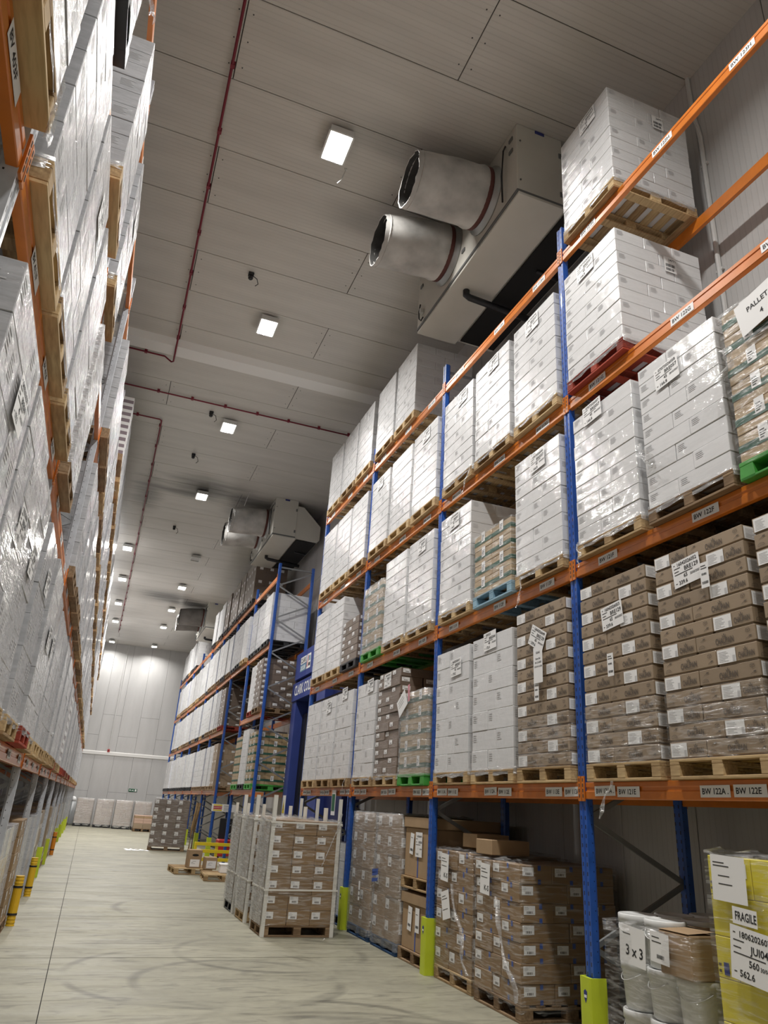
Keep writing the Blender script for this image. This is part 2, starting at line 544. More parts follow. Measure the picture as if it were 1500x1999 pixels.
class MB:
    def __init__(self):
        self.v, self.f, self.m = [], [], []

    def add(self, vs, fs, mi=0):
        n = len(self.v)
        self.v += [tuple(p) for p in vs]
        self.f += [tuple(i + n for i in f) for f in fs]
        self.m += [mi] * len(fs)
        return self

    def box(self, x0, x1, y0, y1, z0, z1, mi=0):
        return self.add([(x0, y0, z0), (x1, y0, z0), (x1, y1, z0), (x0, y1, z0), (x0, y0, z1), (x1, y0, z1), (x1, y1, z1), (x0, y1, z1)],
                        [(0, 3, 2, 1), (4, 5, 6, 7), (0, 1, 5, 4), (1, 2, 6, 5), (2, 3, 7, 6), (3, 0, 4, 7)], mi)

    def cbox(self, x0, x1, y0, y1, z0, z1, c=0.006, mi=0):
        """Box with chamfered vertical and horizontal edges (44 triangles)."""
        vs, idx = [], {}
        for i, (xa, xs) in enumerate(((x0, 1), (x1, -1))):
            for j, (ya, ys) in enumerate(((y0, 1), (y1, -1))):
                for k, (za, zs) in enumerate(((z0, 1), (z1, -1))):
                    for ax in range(3):
                        p = [xa + xs * c, ya + ys * c, za + zs * c]
                        p[ax] = (xa, ya, za)[ax]
                        idx[i, j, k, ax] = len(vs)
                        vs.append(p)
        I = idx
        fs = []
        fs.append([I[0, 0, 0, 0], I[0, 0, 1, 0], I[0, 1, 1, 0], I[0, 1, 0, 0]])
        fs.append([I[1, 0, 0, 0], I[1, 1, 0, 0], I[1, 1, 1, 0], I[1, 0, 1, 0]])
        fs.append([I[0, 0, 0, 1], I[1, 0, 0, 1], I[1, 0, 1, 1], I[0, 0, 1, 1]])
        fs.append([I[0, 1, 0, 1], I[0, 1, 1, 1], I[1, 1, 1, 1], I[1, 1, 0, 1]])
        fs.append([I[0, 0, 0, 2], I[0, 1, 0, 2], I[1, 1, 0, 2], I[1, 0, 0, 2]])
        fs.append([I[0, 0, 1, 2], I[1, 0, 1, 2], I[1, 1, 1, 2], I[0, 1, 1, 2]])
        for j in (0, 1):
            for k in (0, 1):
                q = [I[0, j, k, 1], I[1, j, k, 1], I[1, j, k, 2], I[0, j, k, 2]]
                fs.append(q if (j + k) % 2 == 1 else q[::-1])
        for i in (0, 1):
            for k in (0, 1):
                q = [I[i, 0, k, 0], I[i, 1, k, 0], I[i, 1, k, 2], I[i, 0, k, 2]]
                fs.append(q if (i + k) % 2 == 0 else q[::-1])
        for i in (0, 1):
            for j in (0, 1):
                q = [I[i, j, 0, 0], I[i, j, 1, 0], I[i, j, 1, 1], I[i, j, 0, 1]]
                fs.append(q if (i + j) % 2 == 1 else q[::-1])
        for i in (0, 1):
            for j in (0, 1):
                for k in (0, 1):
                    t = [I[i, j, k, 0], I[i, j, k, 1], I[i, j, k, 2]]
                    fs.append(t if (i + j + k) % 2 == 0 else t[::-1])
        return self.add(vs, fs, mi)

    def quad(self, a, b, c, d, mi=0):
        return self.add([a, b, c, d], [(0, 1, 2, 3)], mi)

    def rect(self, o, u, v, n, x0, x1, y0, y1, lift=0.0012, mi=0):
        """Flat print on a face: o corner, u/v unit axes, n normal."""
        o, u, v, n = Vector(o), Vector(u), Vector(v), Vector(n)
        P = lambda x, y: o + u * x + v * y + n * lift
        return self.quad(P(x0, y0), P(x1, y0), P(x1, y1), P(x0, y1), mi)

    def text(self, s, o, u, v, n, x, y, h, lift=0.002, mi=0, wmax=None, slant=0.0):
        vs, fs, w = glyph(s)
        k = h / 0.70
        kx = k if not wmax else min(k, wmax / max(w, 1e-6))
        o, u, v, n = Vector(o), Vector(u), Vector(v), Vector(n)
        return self.add([o + u * (x + a * kx + slant * b * k) + v * (y + b * k) + n * lift for a, b, _ in vs], fs, mi)

    def prism(self, prof, axis, a, b, mi=0):
        """Closed 2-D profile extruded along an axis."""
        n = len(prof)
        mk = {'X': lambda p, t: (t, p[0], p[1]), 'Y': lambda p, t: (p[0], t, p[1]), 'Z': lambda p, t: (p[0], p[1], t)}[axis]
        vs = [mk(p, a) for p in prof] + [mk(p, b) for p in prof]
        fs = [(i, (i + 1) % n, n + (i + 1) % n, n + i) for i in range(n)]
        fs += [tuple(range(n - 1, -1, -1)), tuple(range(n, 2 * n))]
        return self.add(vs, fs, mi)

    def tube(self, pts, r, n=8, mi=0, cap=True):
        pts = [Vector(p) for p in pts]
        rings = []
        for i, p in enumerate(pts):
            d = (pts[min(i + 1, len(pts) - 1)] - pts[max(i - 1, 0)]).normalized()
            a = d.cross(Vector((0, 0, 1)))
            if a.length < 0.05:
                a = d.cross(Vector((1, 0, 0)))
            a.normalize()
            b = d.cross(a)
            rr = r[i] if isinstance(r, (list, tuple)) else r
            rings.append([p + (a * math.cos(t) + b * math.sin(t)) * rr for t in (2 * math.pi * k / n for k in range(n))])
        vs = [q for ring in rings for q in ring]
        fs = []
        for i in range(len(rings) - 1):
            for k in range(n):
                fs.append((i * n + k, (i + 1) * n + k, (i + 1) * n + (k + 1) % n, i * n + (k + 1) % n))
        if cap:
            fs += [tuple(range(n)), tuple(range(len(vs) - 1, len(vs) - n - 1, -1))]
        return self.add(vs, fs, mi)

    def lathe(self, prof, n=20, c=(0, 0, 0), mi=0):
        vs = [(c[0] + r * math.cos(2 * math.pi * k / n), c[1] + r * math.sin(2 * math.pi * k / n), c[2] + z) for r, z in prof for k in range(n)]
        fs = [(i * n + k, i * n + (k + 1) % n, (i + 1) * n + (k + 1) % n, (i + 1) * n + k) for i in range(len(prof) - 1) for k in range(n)]
        fs += [tuple(range(n - 1, -1, -1)), tuple(range(len(vs) - n, len(vs)))]
        return self.add(vs, fs, mi)

    def bar(self, a, b, w, h, mi=0):
        a, b = Vector(a), Vector(b)
        d = (b - a).normalized()
        s = d.cross(Vector((0, 1, 0)))
        if s.length < 0.05:
            s = d.cross(Vector((1, 0, 0)))
        s.normalize()
        t = d.cross(s)
        vs = [p + s * (i * w / 2) + t * (j * h / 2) for p in (a, b) for i, j in ((-1, -1), (1, -1), (1, 1), (-1, 1))]
        return self.add(vs, [(0, 1, 2, 3), (7, 6, 5, 4), (0, 4, 5, 1), (1, 5, 6, 2), (2, 6, 7, 3), (3, 7, 4, 0)], mi)

    def mesh(self, name, mats, smooth=False):
        me = bpy.data.meshes.new(name)
        me.from_pydata(self.v, [], self.f)
        for k in (mats if isinstance(mats, (list, tuple)) else [mats]):
            me.materials.append(M[k])
        if any(self.m):
            me.polygons.foreach_set('material_index', self.m)
        if smooth:
            me.polygons.foreach_set('use_smooth', [True] * len(me.polygons))
        me.update()
        return me


def ob(name, me=None, parent=None, loc=(0, 0, 0), rz=0.0, rot=None, **props):
    o = bpy.data.objects.new(name, me)
    COL.objects.link(o)
    o.location = loc
    if rot is not None:
        o.rotation_euler = rot
    elif rz:
        o.rotation_euler = (0, 0, rz)
    if parent is not None:
        o.parent = parent
    for k, v in props.items():
        o[k] = v
    return o


def thing(name, label, cat, loc=(0, 0, 0), rz=0.0, group=None, me=None):
    o = ob(name, me, None, loc, rz, label=label, category=cat)
    if group:
        o['group'] = group
    return o


# ------------------------------------------------------------------ lamps (they light the hall)
def lamp_meshes():
    h = MB()
    h.box(-0.17, 0.17, -0.26, 0.26, 0.03, 0.10)
    h.prism([(-0.17, 0.03), (-0.19, 0.0), (-0.165, 0.0), (-0.15, 0.03)], 'Y', -0.26, 0.26)
    h.prism([(0.15, 0.03), (0.165, 0.0), (0.19, 0.0), (0.17, 0.03)], 'Y', -0.26, 0.26)
    h.box(-0.17, 0.17, -0.28, -0.255, 0.0, 0.10)
    h.box(-0.17, 0.17, 0.255, 0.28, 0.0, 0.10)
    br = MB()
    for y in (-0.16, 0.16):
        br.box(-0.02, 0.02, y - 0.02, y + 0.02, 0.10, 0.14)
        br.box(-0.12, 0.12, y - 0.015, y + 0.015, 0.135, 0.15)
    le = MB()
    le.box(-0.145, 0.145, -0.25, 0.25, 0.022, 0.03)
    return h.mesh('lamp_housing', 'lampbody'), br.mesh('lamp_bracket', 'trim'), le


def build_lamps():
    hm, bm, le = lamp_meshes()
    lit, off = le.mesh('lamp_lens', 'lamplens'), le.mesh('lamp_lens', 'lampoff')
    rows = [(1.39, y, True) for y in (-5.6, -1.5, 2.5, 6.53, 10.52, 14.45, 18.68)]
    rows += [(1.95, 24.36, False), (1.95, 28.34, True), (1.95, 32.33, True), (1.94, 36.06, True), (1.93, 41.35, True)]
    rows += [(-0.26, y, True) for y in (24.4, 28.39, 32.42, 36.13, 41.45)]
    names = ['first', 'second', 'third', 'fourth', 'fifth', 'sixth', 'seventh', 'eighth', 'ninth']
    ia = ib = 0
    for x, y, on in rows:
        if x > 0:
            i = ia - 3
            ia += 1
            if i < 0:
                lab = f'white high-bay ceiling lamp above and behind the viewer, {names[i + 3]} from the near wall'
            else:
                st = 'lit' if on else 'switched-off'
                lab = f'{st} high-bay ceiling lamp, {names[i]} along the aisle row from the near end'
        else:
            lab = f'lit high-bay ceiling lamp, {names[ib]} of the row beside the grey left rack'
            ib += 1
        t = thing('ceiling_lamp', lab, 'lamp', (x * S, y * S, ZC - 0.15), 0, 'high-bay lamps on the ceiling')
        ob('housing', hm, t)
        ob('bracket', bm, t)
        ob('lens', lit if on else off, t)
        if on:
            ld = bpy.data.lights.new('lamp_light', 'AREA')
            ld.shape = 'RECTANGLE'
            ld.size, ld.size_y = 0.28, 0.48
            ld.energy = LAMP_W * (0.45 if y > 40 else 1.0)      # the end pair is dimmed
            ld.color = (1.0, 0.975, 0.935)
            ld.spread = math.radians(150)
            ob('lamp_light', ld, t, (0, 0, 0.012))


build_lamps()


# ------------------------------------------------------------------ setting
def structure(name, me, loc=(0, 0, 0), **kw):
    return ob(name, me, None, loc, kind='structure', **kw)


YB, XFL = -9.0, -7.5               # back wall and far left wall (out of view)


def build_floor():
    fl = structure('floor', MB().box(XFL, XW + 0.2, YB, YE + 0.2, -0.30, -0.03).mesh('floor', 'joint'))
    xs = [XFL, -0.03 * S, XW + 0.2]
    ys = [YB, -5.3 * S, -2.5 * S, 0.3 * S, 3.1 * S, 5.9 * S, 8.72 * S, 11.5 * S, 14.2 * S, 17.0 * S, 19.6 * S, 24.3 * S, 28.5 * S, 33 * S, 38 * S, YE + 0.2]
    g = 0.004
    for i in range(2):
        for j in range(len(ys) - 1):
            ob('floor_slab', MB().box(xs[i] + g, xs[i + 1] - g, ys[j] + 2.4 * g, ys[j + 1] - 2.4 * g, -0.03, 0.0).mesh('floor_slab', 'floor'), fl)


def build_ceiling():
    ce = structure('ceiling', MB().box(XFL, XW + 0.2, YB, YE + 0.2, ZC + 0.02, ZC + 0.3).mesh('ceiling', 'joint'))
    w = 1.005 * S
    y = 4.215 * S - 12 * w
    i = 0
    g = 0.006
    cache = {}
    sk = MB()
    while y < YE + 0.2:
        odd = i % 2
        xs = [XFL, -2.75 * S, 0.03 * S, XW + 0.2] if odd else [XFL, -2.4 * S, 2.40 * S, XW + 0.2]
        for a, b in zip(xs, xs[1:]):
            if (a, b) not in cache:
                cache[a, b] = MB().cbox(a + g, b - g, g, w - g, 0, 0.02, 0.004).mesh('ceiling_panel', 'ceil')
            ob('ceiling_panel', cache[a, b], ce, (0, y, ZC))
        for x in xs[1:3]:
            for yy in (0.18, 0.5, 0.82):
                for dx in (-0.09, 0.09):
                    sk.box(x + dx - 0.008, x + dx + 0.008, y + yy * w - 0.008, y + yy * w + 0.008, ZC - 0.004, ZC + 0.001)
        y += w
        i += 1
    ob('panel_screws', sk.mesh('panel_screws', 'joint'), ce, kind='stuff')
    b = MB().prism([(11.72 * S, ZC + 0.001), (11.80 * S, ZC - 0.13), (12.13 * S, ZC - 0.13), (12.2 * S, ZC + 0.001)], 'X', XFL, XW)
    structure('trim_1', b.mesh('trim', 'flash'))


def wall_panels(parent, cols, along, place):
    for a, b, cuts in cols:
        zs = [0] + cuts + [ZC + 0.02]
        for z0, z1 in zip(zs, zs[1:]):
            place(a, b, z0, z1)


def build_walls():
    g = 0.005
    we = structure('wall_far', MB().box(XFL, XW + 0.2, YE + 0.03, YE + 0.3, 0, ZC + 0.3).mesh('wall_far', 'joint'))
    w = 0.965 * S
    x = 0.98 * S - 8 * w
    i = 0
    while x < XW:
        cuts = ([2.0, 5.2, 8.0][: 2 + i % 2] if i % 2 else [1.6 * S, 4.35 * S]) if i % 2 == 0 else [5.4 * S]
        zs = [0] + cuts + [ZC + 0.02]
        for z0, z1 in zip(zs, zs[1:]):
            ob('wall_panel', MB().cbox(x + g, min(x + w, XW + 0.2) - g, YE, YE + 0.03, z0 + g, z1 - g, 0.003).mesh('wall_panel', 'wall'), we)
        x += w
        i += 1
    wr = structure('wall_right', MB().box(XW + 0.03, XW + 0.3, YB, YE + 0.2, 0, ZC + 0.3).mesh('wall_right', 'joint'))
    y = 4.2 * S - 12 * w
    i = 0
    while y < YE:
        cuts = [5.55 * S] if i % 2 else [2.9 * S, 7.2 * S]
        zs = [0] + cuts + [ZC + 0.02]
        for z0, z1 in zip(zs, zs[1:]):
            ob('wall_panel', MB().cbox(XW, XW + 0.03, y + g, y + w - g, z0 + g, z1 - g, 0.003).mesh('wall_panel', 'wall'), wr)
        y += w
        i += 1
    structure('wall_left', MB().box(XFL - 0.2, XFL, YB, YE + 0.2, 0, ZC + 0.3).mesh('wall_left', 'wall'))
    structure('wall_near', MB().box(XFL, XW + 0.2, YB - 0.2, YB, 0, ZC + 0.3).mesh('wall_near', 'wall'))
    t = MB().prism([(YE, 3.36 * S), (YE - 0.05, 3.38 * S), (YE - 0.05, 3.52 * S), (YE, 3.55 * S)], 'X', XFL, XW)
    structure('trim_2', t.mesh('trim', 'flash'))
    c = MB().tube([(0.64 * S, YE - 0.03, 3.70 * S), (0.64 * S, YE - 0.03, ZC)], 0.028, 8)
    o = thing('wall_conduit', 'white vertical conduit on the far end wall above the red call point', 'pipe', me=c.mesh('wall_conduit', 'conduit'))
    rb = thing('alarm_call_point', 'small red alarm box under the conduit on the far wall', 'alarm', (0.64 * S, YE - 0.02, 3.60 * S))
    ob('housing', MB().cbox(-0.07, 0.07, -0.06, 0.02, -0.08, 0.08, 0.01).mesh('housing', 'redp'), rb)
    ob('button', MB().cbox(-0.03, 0.03, -0.068, -0.058, -0.03, 0.03, 0.004).mesh('button', 'ink'), rb)
    c = MB().tube([(XW - 0.03, 4.2 * S, ZC), (XW - 0.03, 4.19 * S, 8.6 * S), (XW - 0.03, 4.14 * S, 8.2 * S), (XW - 0.03, 4.14 * S, 0.4)], 0.03, 8)
    for z in (2.0, 4.2, 6.0, 7.6, 9.2):
        c.box(XW - 0.035, XW - 0.001, 4.14 * S - 0.05, 4.14 * S + 0.05, z, z + 0.03)
    thing('wall_conduit', 'white conduit running down the right wall behind the nearest rack bay', 'pipe', me=c.mesh('wall_conduit', 'conduit'))
    # exit sign
    e = thing('exit_sign', 'green and white running-man exit sign on the far end wall', 'sign', (2.2 * S, YE - 0.02, 1.76 * S))
    ob('sign_plate', MB().cbox(-0.25, 0.25, -0.015, 0.015, -0.085, 0.085, 0.004).mesh('sign_plate', 'exitg'), e)
    p = MB()
    o, u, v, n = (-0.25, -0.015, -0.085), (1, 0, 0), (0, 0, 1), (0, -1, 0)
    p.add([(-0.22, -0.018, 0), (-0.16, -0.018, 0.05), (-0.16, -0.018, 0.02), (-0.09, -0.018, 0.02), (-0.09, -0.018, -0.02), (-0.16, -0.018, -0.02), (-0.16, -0.018, -0.05)], [(0, 1, 6), (2, 3, 4, 5)])
    p.rect(o, u, v, n, 0.36, 0.46, 0.02, 0.15, 0.003)
    p.lathe([(0.018, 0), (0.018, 0.004)], 10, (0.02, -0.018, 0.05))
    p.add([(-0.02, -0.018, 0.03), (0.04, -0.018, 0.03), (0.03, -0.018, -0.01), (0.06, -0.018, -0.06), (0.035, -0.018, -0.06), (0.0, -0.018, -0.015), (-0.05, -0.018, -0.05), (-0.06, -0.018, -0.03)], [(0, 1, 2, 5), (2, 3, 4, 5), (0, 5, 6, 7)])
    ob('pictogram', p.mesh('pictogram', 'paper'), e)


build_floor()
build_ceiling()
build_walls()


# ------------------------------------------------------------------ racking
def upright_mesh(name, mk, H):
    """Post: front face at local x=0, depth +x 0.08; rolled section with a shallow central groove."""
    p = [(0.0, -0.05), (0.0, -0.018), (0.008, -0.012), (0.008, 0.012), (0.0, 0.018), (0.0, 0.05), (0.062, 0.05), (0.078, 0.036), (0.082, 0.036), (0.082, -0.036), (0.078, -0.036), (0.062, -0.05)]
    b = MB().prism(p[::-1], 'Z', 0, H)
    b.box(0.0, 0.09, -0.058, 0.058, 0, 0.008)
    return b.mesh(name, mk)


def beam_mesh(L, mk='orange'):
    """Stepped box beam along local y (0..L), front at local x=0 facing -x, bottom of the connectors at z=0."""
    prof = [(0.004, 0.018), (0.0, 0.024), (0.0, 0.080), (0.010, 0.088), (0.010, 0.112), (0.004, 0.120), (0.004, 0.154), (0.009, 0.159), (0.048, 0.159), (0.048, 0.018)]
    b = MB().prism(prof, 'Y', 0.045, L - 0.045)
    for y0, y1 in ((0.006, 0.046), (L - 0.046, L - 0.006)):
        b.box(-0.012, 0.0, y0, y1, 0, PL)
        inner = (0.043, 0.047) if y0 < 0.1 else (L - 0.047, L - 0.043)
        b.box(-0.012, 0.055, inner[0], inner[1], 0, PL)
        for z in (0.03, 0.075, 0.12, 0.165):
            b.box(-0.0135, -0.011, (y0 + y1) / 2 - 0.006, (y0 + y1) / 2 + 0.006, z, z + 0.028, 1)
    return b.mesh('beam', [mk, 'joint'])


def tag_mesh(text, w=0.285, h=0.082, tilt=0.0):
    """Printed location tag: lies on a face looking to -x, reading toward -y."""
    b = MB()
    o, u, v, n = (0, 0, 0), (0, -1, 0), (0, 0, 1), (-1, 0, 0)
    c, s = math.cos(tilt), math.sin(tilt)
    u, v = (0, -c, s), (0, s, c)
    b.rect(o, u, v, n, 0, w, 0, h, 0.0025, 0)
    if text:
        b.text(text, o, u, v, n, 0.018, 0.022, 0.040, 0.0035, 1, wmax=(w - 0.036))
    return b.mesh('location_tag', ['paper', 'ink'])


def braces(parent, H, y, mk, sgn=1, x0=0.05, x1=DEP - 0.05, z0=0.30, step=0.505):
    """Zig-zag bracing of one frame between the front and back posts (local x from front to back)."""
    k = 0
    z = z0
    hm = None
    for zz in (0.22, H - 0.12):
        ob('brace', MB().bar((x0, 0, zz), (x1, 0, zz), 0.042, 0.028).mesh('brace', mk), parent, (0, y, 0))
    while z + step < H - 0.1:
        a, b = ((x0, 0, z), (x1, 0, z + step)) if k % 2 else ((x1, 0, z), (x0, 0, z + step))
        key = ('brace', k % 2, mk)
        if key not in MC:
            a0, b0 = Vector(a) - Vector((0, 0, z)), Vector(b) - Vector((0, 0, z))
            MC[key] = MB().bar(a0, b0, 0.042, 0.028).mesh('brace', mk)
        ob('brace', MC[key], parent, (0, y, z))
        z += step
        k += 1


MC = {}
HUP = 7.27 * S


def rack(name, label, X, face, ys, beams_on, upmat, tags=None, zoff=0.0, tops=None):
    """face=+1: local x runs to world +X (front looks to -X); face=-1: mirrored rack on the left."""
    t = thing(name, label, 'racking', (X, 0, 0), 0 if face > 0 else math.pi, None)
    Y = (lambda y: y) if face > 0 else (lambda y: -y)
    um = upright_mesh('upright', upmat, HUP)
    for i, y in enumerate(ys):
        ob('upright', um, t, (0, Y(y), 0))
        ob('upright', um, t, (DEP, Y(y), 0), rz=math.pi)
        braces(t, HUP, Y(y), 'galv')
    bms = {}
    for i in range(len(ys) - 1):
        L = ys[i + 1] - ys[i] - 0.1 + 0.02
        L = round(L, 3)
        if L not in bms:
            bms[L] = beam_mesh(L + 0.08)
        for lv in range(4):
            on = beams_on(i, lv)
            if not on:
                continue
            y0 = ys[i] + 0.0 if face > 0 else ys[i + 1]
            if 'f' in on:
                b = ob('beam', bms[L], t, (0, Y(ys[i]) if face > 0 else Y(ys[i + 1]), ZP[lv]))
                for (txt, off, dz, w, tl) in (tags(i, lv) if tags else ()):
                    key = ('tag', txt, w, tl)
                    if key not in MC:
                        MC[key] = tag_mesh(txt, w, tilt=tl)
                    ob('location_tag', MC[key], b, (-0.0005, off, 0.05 + dz))
            if 'b' in on:
                ob('beam', bms[L], t, (DEP, Y(ys[i + 1]) if face > 0 else Y(ys[i]), ZP[lv]), rz=math.pi)
    return t


def tags_right(i, lv):
    """Location tags of the near right rack; bay i=0 is the nearest (codes 12x), then 11x, 10x, 09x."""
    base = {0: 12, 1: 11, 2: 10, 3: 9}[i]
    out = []
    L = PITCH
    rr = random.Random(i * 10 + lv)
    if lv == 0:
        # two tags per slot; offsets measured from the near upright of the bay
        for s, offs in ((1, (L - 0.19, L - 0.50)), (2, (L - 1.45, L - 1.765)), (3, (0.60, 0.28))):
            a, b = ('A', 'E') if s < 3 else ('E', 'A')
            for tx, o in zip((a, b), offs):
                out.append((f'BW {base:02d}{s}{tx}' + (' .' if tx == 'A' else ''), o, -0.012 + rr.uniform(-0.006, 0.006), 0.285, rr.uniform(-0.01, 0.03)))
    else:
        c = 'FGH'[lv - 1]
        for s, o in ((1, L - 0.42), (2, L - 1.66), (3, L - 2.68)):
            out.append((f'BW {base:02d}{s}{c}', o, -0.01 + rr.uniform(-0.006, 0.008), 0.285, rr.uniform(-0.01, 0.03)))
    return out


def tags_left(i, lv):
    rr = random.Random(i * 13 + lv + 90)
    out = []
    for s, o in ((1, 2.75), (2, 1.75), (3, 0.62)):
        out.append((f'BV {40 + i:02d}{s}{"EFGH"[lv]}' if i < 5 else '', o, rr.uniform(-0.012, 0.0), 0.30, 0.0))
    return out


# near right rack: ys ordered from the near end
ysA = [U0 - PITCH, U0, U0 + PITCH, U0 + 2 * PITCH, U0 + 3 * PITCH]
rack('pallet_rack', 'blue and orange pallet racking standing on the right side nearest the viewer', XR, 1, ysA, lambda i, l: 'fb', 'blue', tags_right)
ysB = [YV + PITCH * k for k in range(9)]


def onB(i, lv):
    if i == 1 and lv in (0, 1):
        return 'b'
    return 'fb'


rack('pallet_rack', 'blue and orange pallet racking beyond the blue cold-room door on the right', XR, 1, ysB, onB, 'blue', None)
ysC = [U0 + PITCH * k for k in range(-2, 14)]
rack('pallet_rack', 'grey-post pallet racking with orange beams along the left side of the aisle', XL, -1, ysC, lambda i, l: 'fb', 'grey', tags_left)


# ------------------------------------------------------------------ cartons
CL, CW = 0.565, 0.376              # carton length and width


def faces_of(l, w, h):
    """(origin, u, v, n, width) of the four upright faces."""
    return [((-l / 2, -w / 2, 0), (1, 0, 0), (0, 0, 1), (0, -1, 0), l), ((l / 2, w / 2, 0), (-1, 0, 0), (0, 0, 1), (0, 1, 0), l),
            ((l / 2, -w / 2, 0), (0, 1, 0), (0, 0, 1), (1, 0, 0), w), ((-l / 2, w / 2, 0), (0, -1, 0), (0, 0, 1), (-1, 0, 0), w)]


def fine_lines(b, o, u, v, n, x, y, w, h, rows, mi, rr, lift=0.0015):
    for k in range(rows):
        yy = y + h - (k + 0.8) * h / rows
        b.rect(o, u, v, n, x, x + w * rr.uniform(0.55, 1.0), yy, yy + 0.42 * h / rows, lift, mi)


def barcode(b, o, u, v, n, x, y, w, h, mi, rr, lift=0.002):
    t = x
    while t < x + w:
        d = rr.choice((0.003, 0.005, 0.008))
        b.rect(o, u, v, n, t, min(t + d, x + w), y, y + h, lift, mi)
        t += d + rr.choice((0.003, 0.005))


def carton(kind, l=CL, w=CW, h=0.157):
    key = ('carton', kind, l, w, h)
    if key in MC:
        return MC[key]
    rr = random.Random(hash(kind) % 1000 if False else len(kind) * 7 + int(h * 1000))
    b = MB()
    g = 0.0008 if kind == 'white2' else 0.0016
    if kind == 'bread':            # shallow tray: the body stands on a recessed foot
        b.cbox(-l / 2 + g, l / 2 - g, -w / 2 + g, w / 2 - g, 0.013, h - 0.0012, 0.004)
        b.box(-l / 2 + 0.012, l / 2 - 0.012, -w / 2 + 0.012, w / 2 - 0.012, 0, 0.0135)
    else:
        b.cbox(-l / 2 + g, l / 2 - g, -w / 2 + g, w / 2 - g, 0, h - 0.0012, 0.0035 if kind == 'white2' else 0.005)
    mats = {'white': ['white', 'printg', 'paper'], 'white2': ['white2', 'printg', 'paper'], 'bread': ['kraft', 'printd', 'paper', 'printg'], 'band': ['kraftg', 'gband', 'paper', 'ink'],
            'brown': ['kraftt', 'printd', 'paper', 'printg', 'btape'], 'dark': ['kraftd', 'printd', 'paper', 'printg'], 'tape': ['kraftt', 'printd', 'paper', 'printg', 'btape'],
            'pale': ['pale', 'printd', 'paper'], 'purple': ['purple', 'printd', 'printw'], 'silver': ['silver', 'printd', 'paper'], 'yellow': ['yellow', 'printb', 'paper', 'printd'], 'plain': ['kraftbare', 'printd', 'paper'], 'bare': ['kraftbare', 'printd', 'paper', 'btape']}[kind]
    for fi, (o, u, v, n, wd) in enumerate(faces_of(l, w, h)):
        if kind in ('white', 'white2'):
            if fi in (0, 2, 3):
                fine_lines(b, o, u, v, n, 0.03, h * 0.45, 0.10, h * 0.42, 4, 1, rr)
            if fi in (2, 3) and kind == 'white2':
                fine_lines(b, o, u, v, n, 0.2, h * 0.3, 0.12, h * 0.5, 6, 1, rr)
        elif kind == 'bread':
            if fi < 2:
                cx = wd * 0.5
                b.text('CHAUPAIN', o, u, v, n, cx - 0.085, h * 0.27, 0.044, 0.0016, 1, wmax=0.17)
                leaf(b, o, u, v, n, cx, h * 0.68, 1)
                b.rect(o, u, v, n, cx - 0.05, cx + 0.05, h * 0.19, h * 0.21, 0.0015, 1)
                loaf(b, o, u, v, n, 0.06, h * 0.24, 1)
                ear(b, o, u, v, n, 0.075, h * 0.62, 1)
                ear(b, o, u, v, n, wd - 0.06, h * 0.24, 1)
                crate_icon(b, o, u, v, n, wd - 0.065, h * 0.60, 1)
            else:
                b.rect(o, u, v, n, 0.015, 0.185, h * 0.12, h * 0.92, 0.0015, 2)
                fine_lines(b, o, u, v, n, 0.03, h * 0.2, 0.10, h * 0.62, 7, 3, rr, 0.0022)
                b.rect(o, u, v, n, 0.155, 0.178, h * 0.16, h * 0.5, 0.0024, 3)
                b.text('CHAUPAIN', o, u, v, n, 0.205, h * 0.27, 0.040, 0.0016, 1, wmax=0.145)
                leaf(b, o, u, v, n, 0.275, h * 0.66, 1)
        elif kind == 'band':
            b.rect(o, u, v, n, 0, wd, h * 0.36, h * 0.62, 0.0015, 1)
            if fi in (0, 2):
                b.rect(o, u, v, n, wd * 0.42, wd * 0.42 + 0.09, h * 0.45, h * 0.45 + 0.13, 0.0025, 2)
                fine_lines(b, o, u, v, n, wd * 0.42 + 0.012, h * 0.45 + 0.015, 0.06, 0.08, 4, 3, rr, 0.0032)
        elif kind in ('brown', 'tape', 'dark'):
            if True:
                x = 0.02 if fi == 0 else 0.03
                lw = 0.13
                b.rect(o, u, v, n, x, x + lw, h * 0.42, h * 0.88, 0.0015, 2)
                fine_lines(b, o, u, v, n, x + 0.012, h * 0.66, 0.05, h * 0.18, 3, 3, rr, 0.0022)
                barcode(b, o, u, v, n, x + 0.035, h * 0.48, 0.07, h * 0.12, 1, rr)
            if kind == 'tape' and fi in (0, 2):
                b.rect(o, u, v, n, wd * 0.55, wd * 0.55 + 0.035, h * 0.72, h * 0.995, 0.0015, 4)
                b.rect(o, u, v, n, wd * 0.55, wd * 0.55 + 0.035, 0.0, h * 0.25, 0.0015, 4)
        elif kind == 'purple':
            b.rect(o, u, v, n, wd * 0.1, wd * 0.5, h * 0.2, h * 0.85, 0.0015, 2)
        elif kind == 'yellow':
            if fi >= 2:
                for q in (0.06, 0.25):
                    b.rect(o, u, v, n, q, q + 0.045, h * 0.08, h * 0.38, 0.0015, 1)
                b.rect(o, u, v, n, wd / 2 - 0.002, wd / 2 + 0.002, 0.0, h, 0.0016, 3)
                for q in (0.015, 0.205):
                    fine_lines(b, o, u, v, n, q, h * 0.1, 0.03, h * 0.3, 2, 3, rr)
                b.rect(o, u, v, n, 0.23, 0.34, h * 0.5, h * 0.85, 0.0015, 2)
        elif kind == 'bare' and fi == 0:
            b.rect(o, u, v, n, wd * 0.5, wd * 0.5 + 0.03, 0, h * 0.45, 0.0015, 3)
    MC[key] = b.mesh('carton', mats)
    return MC[key]


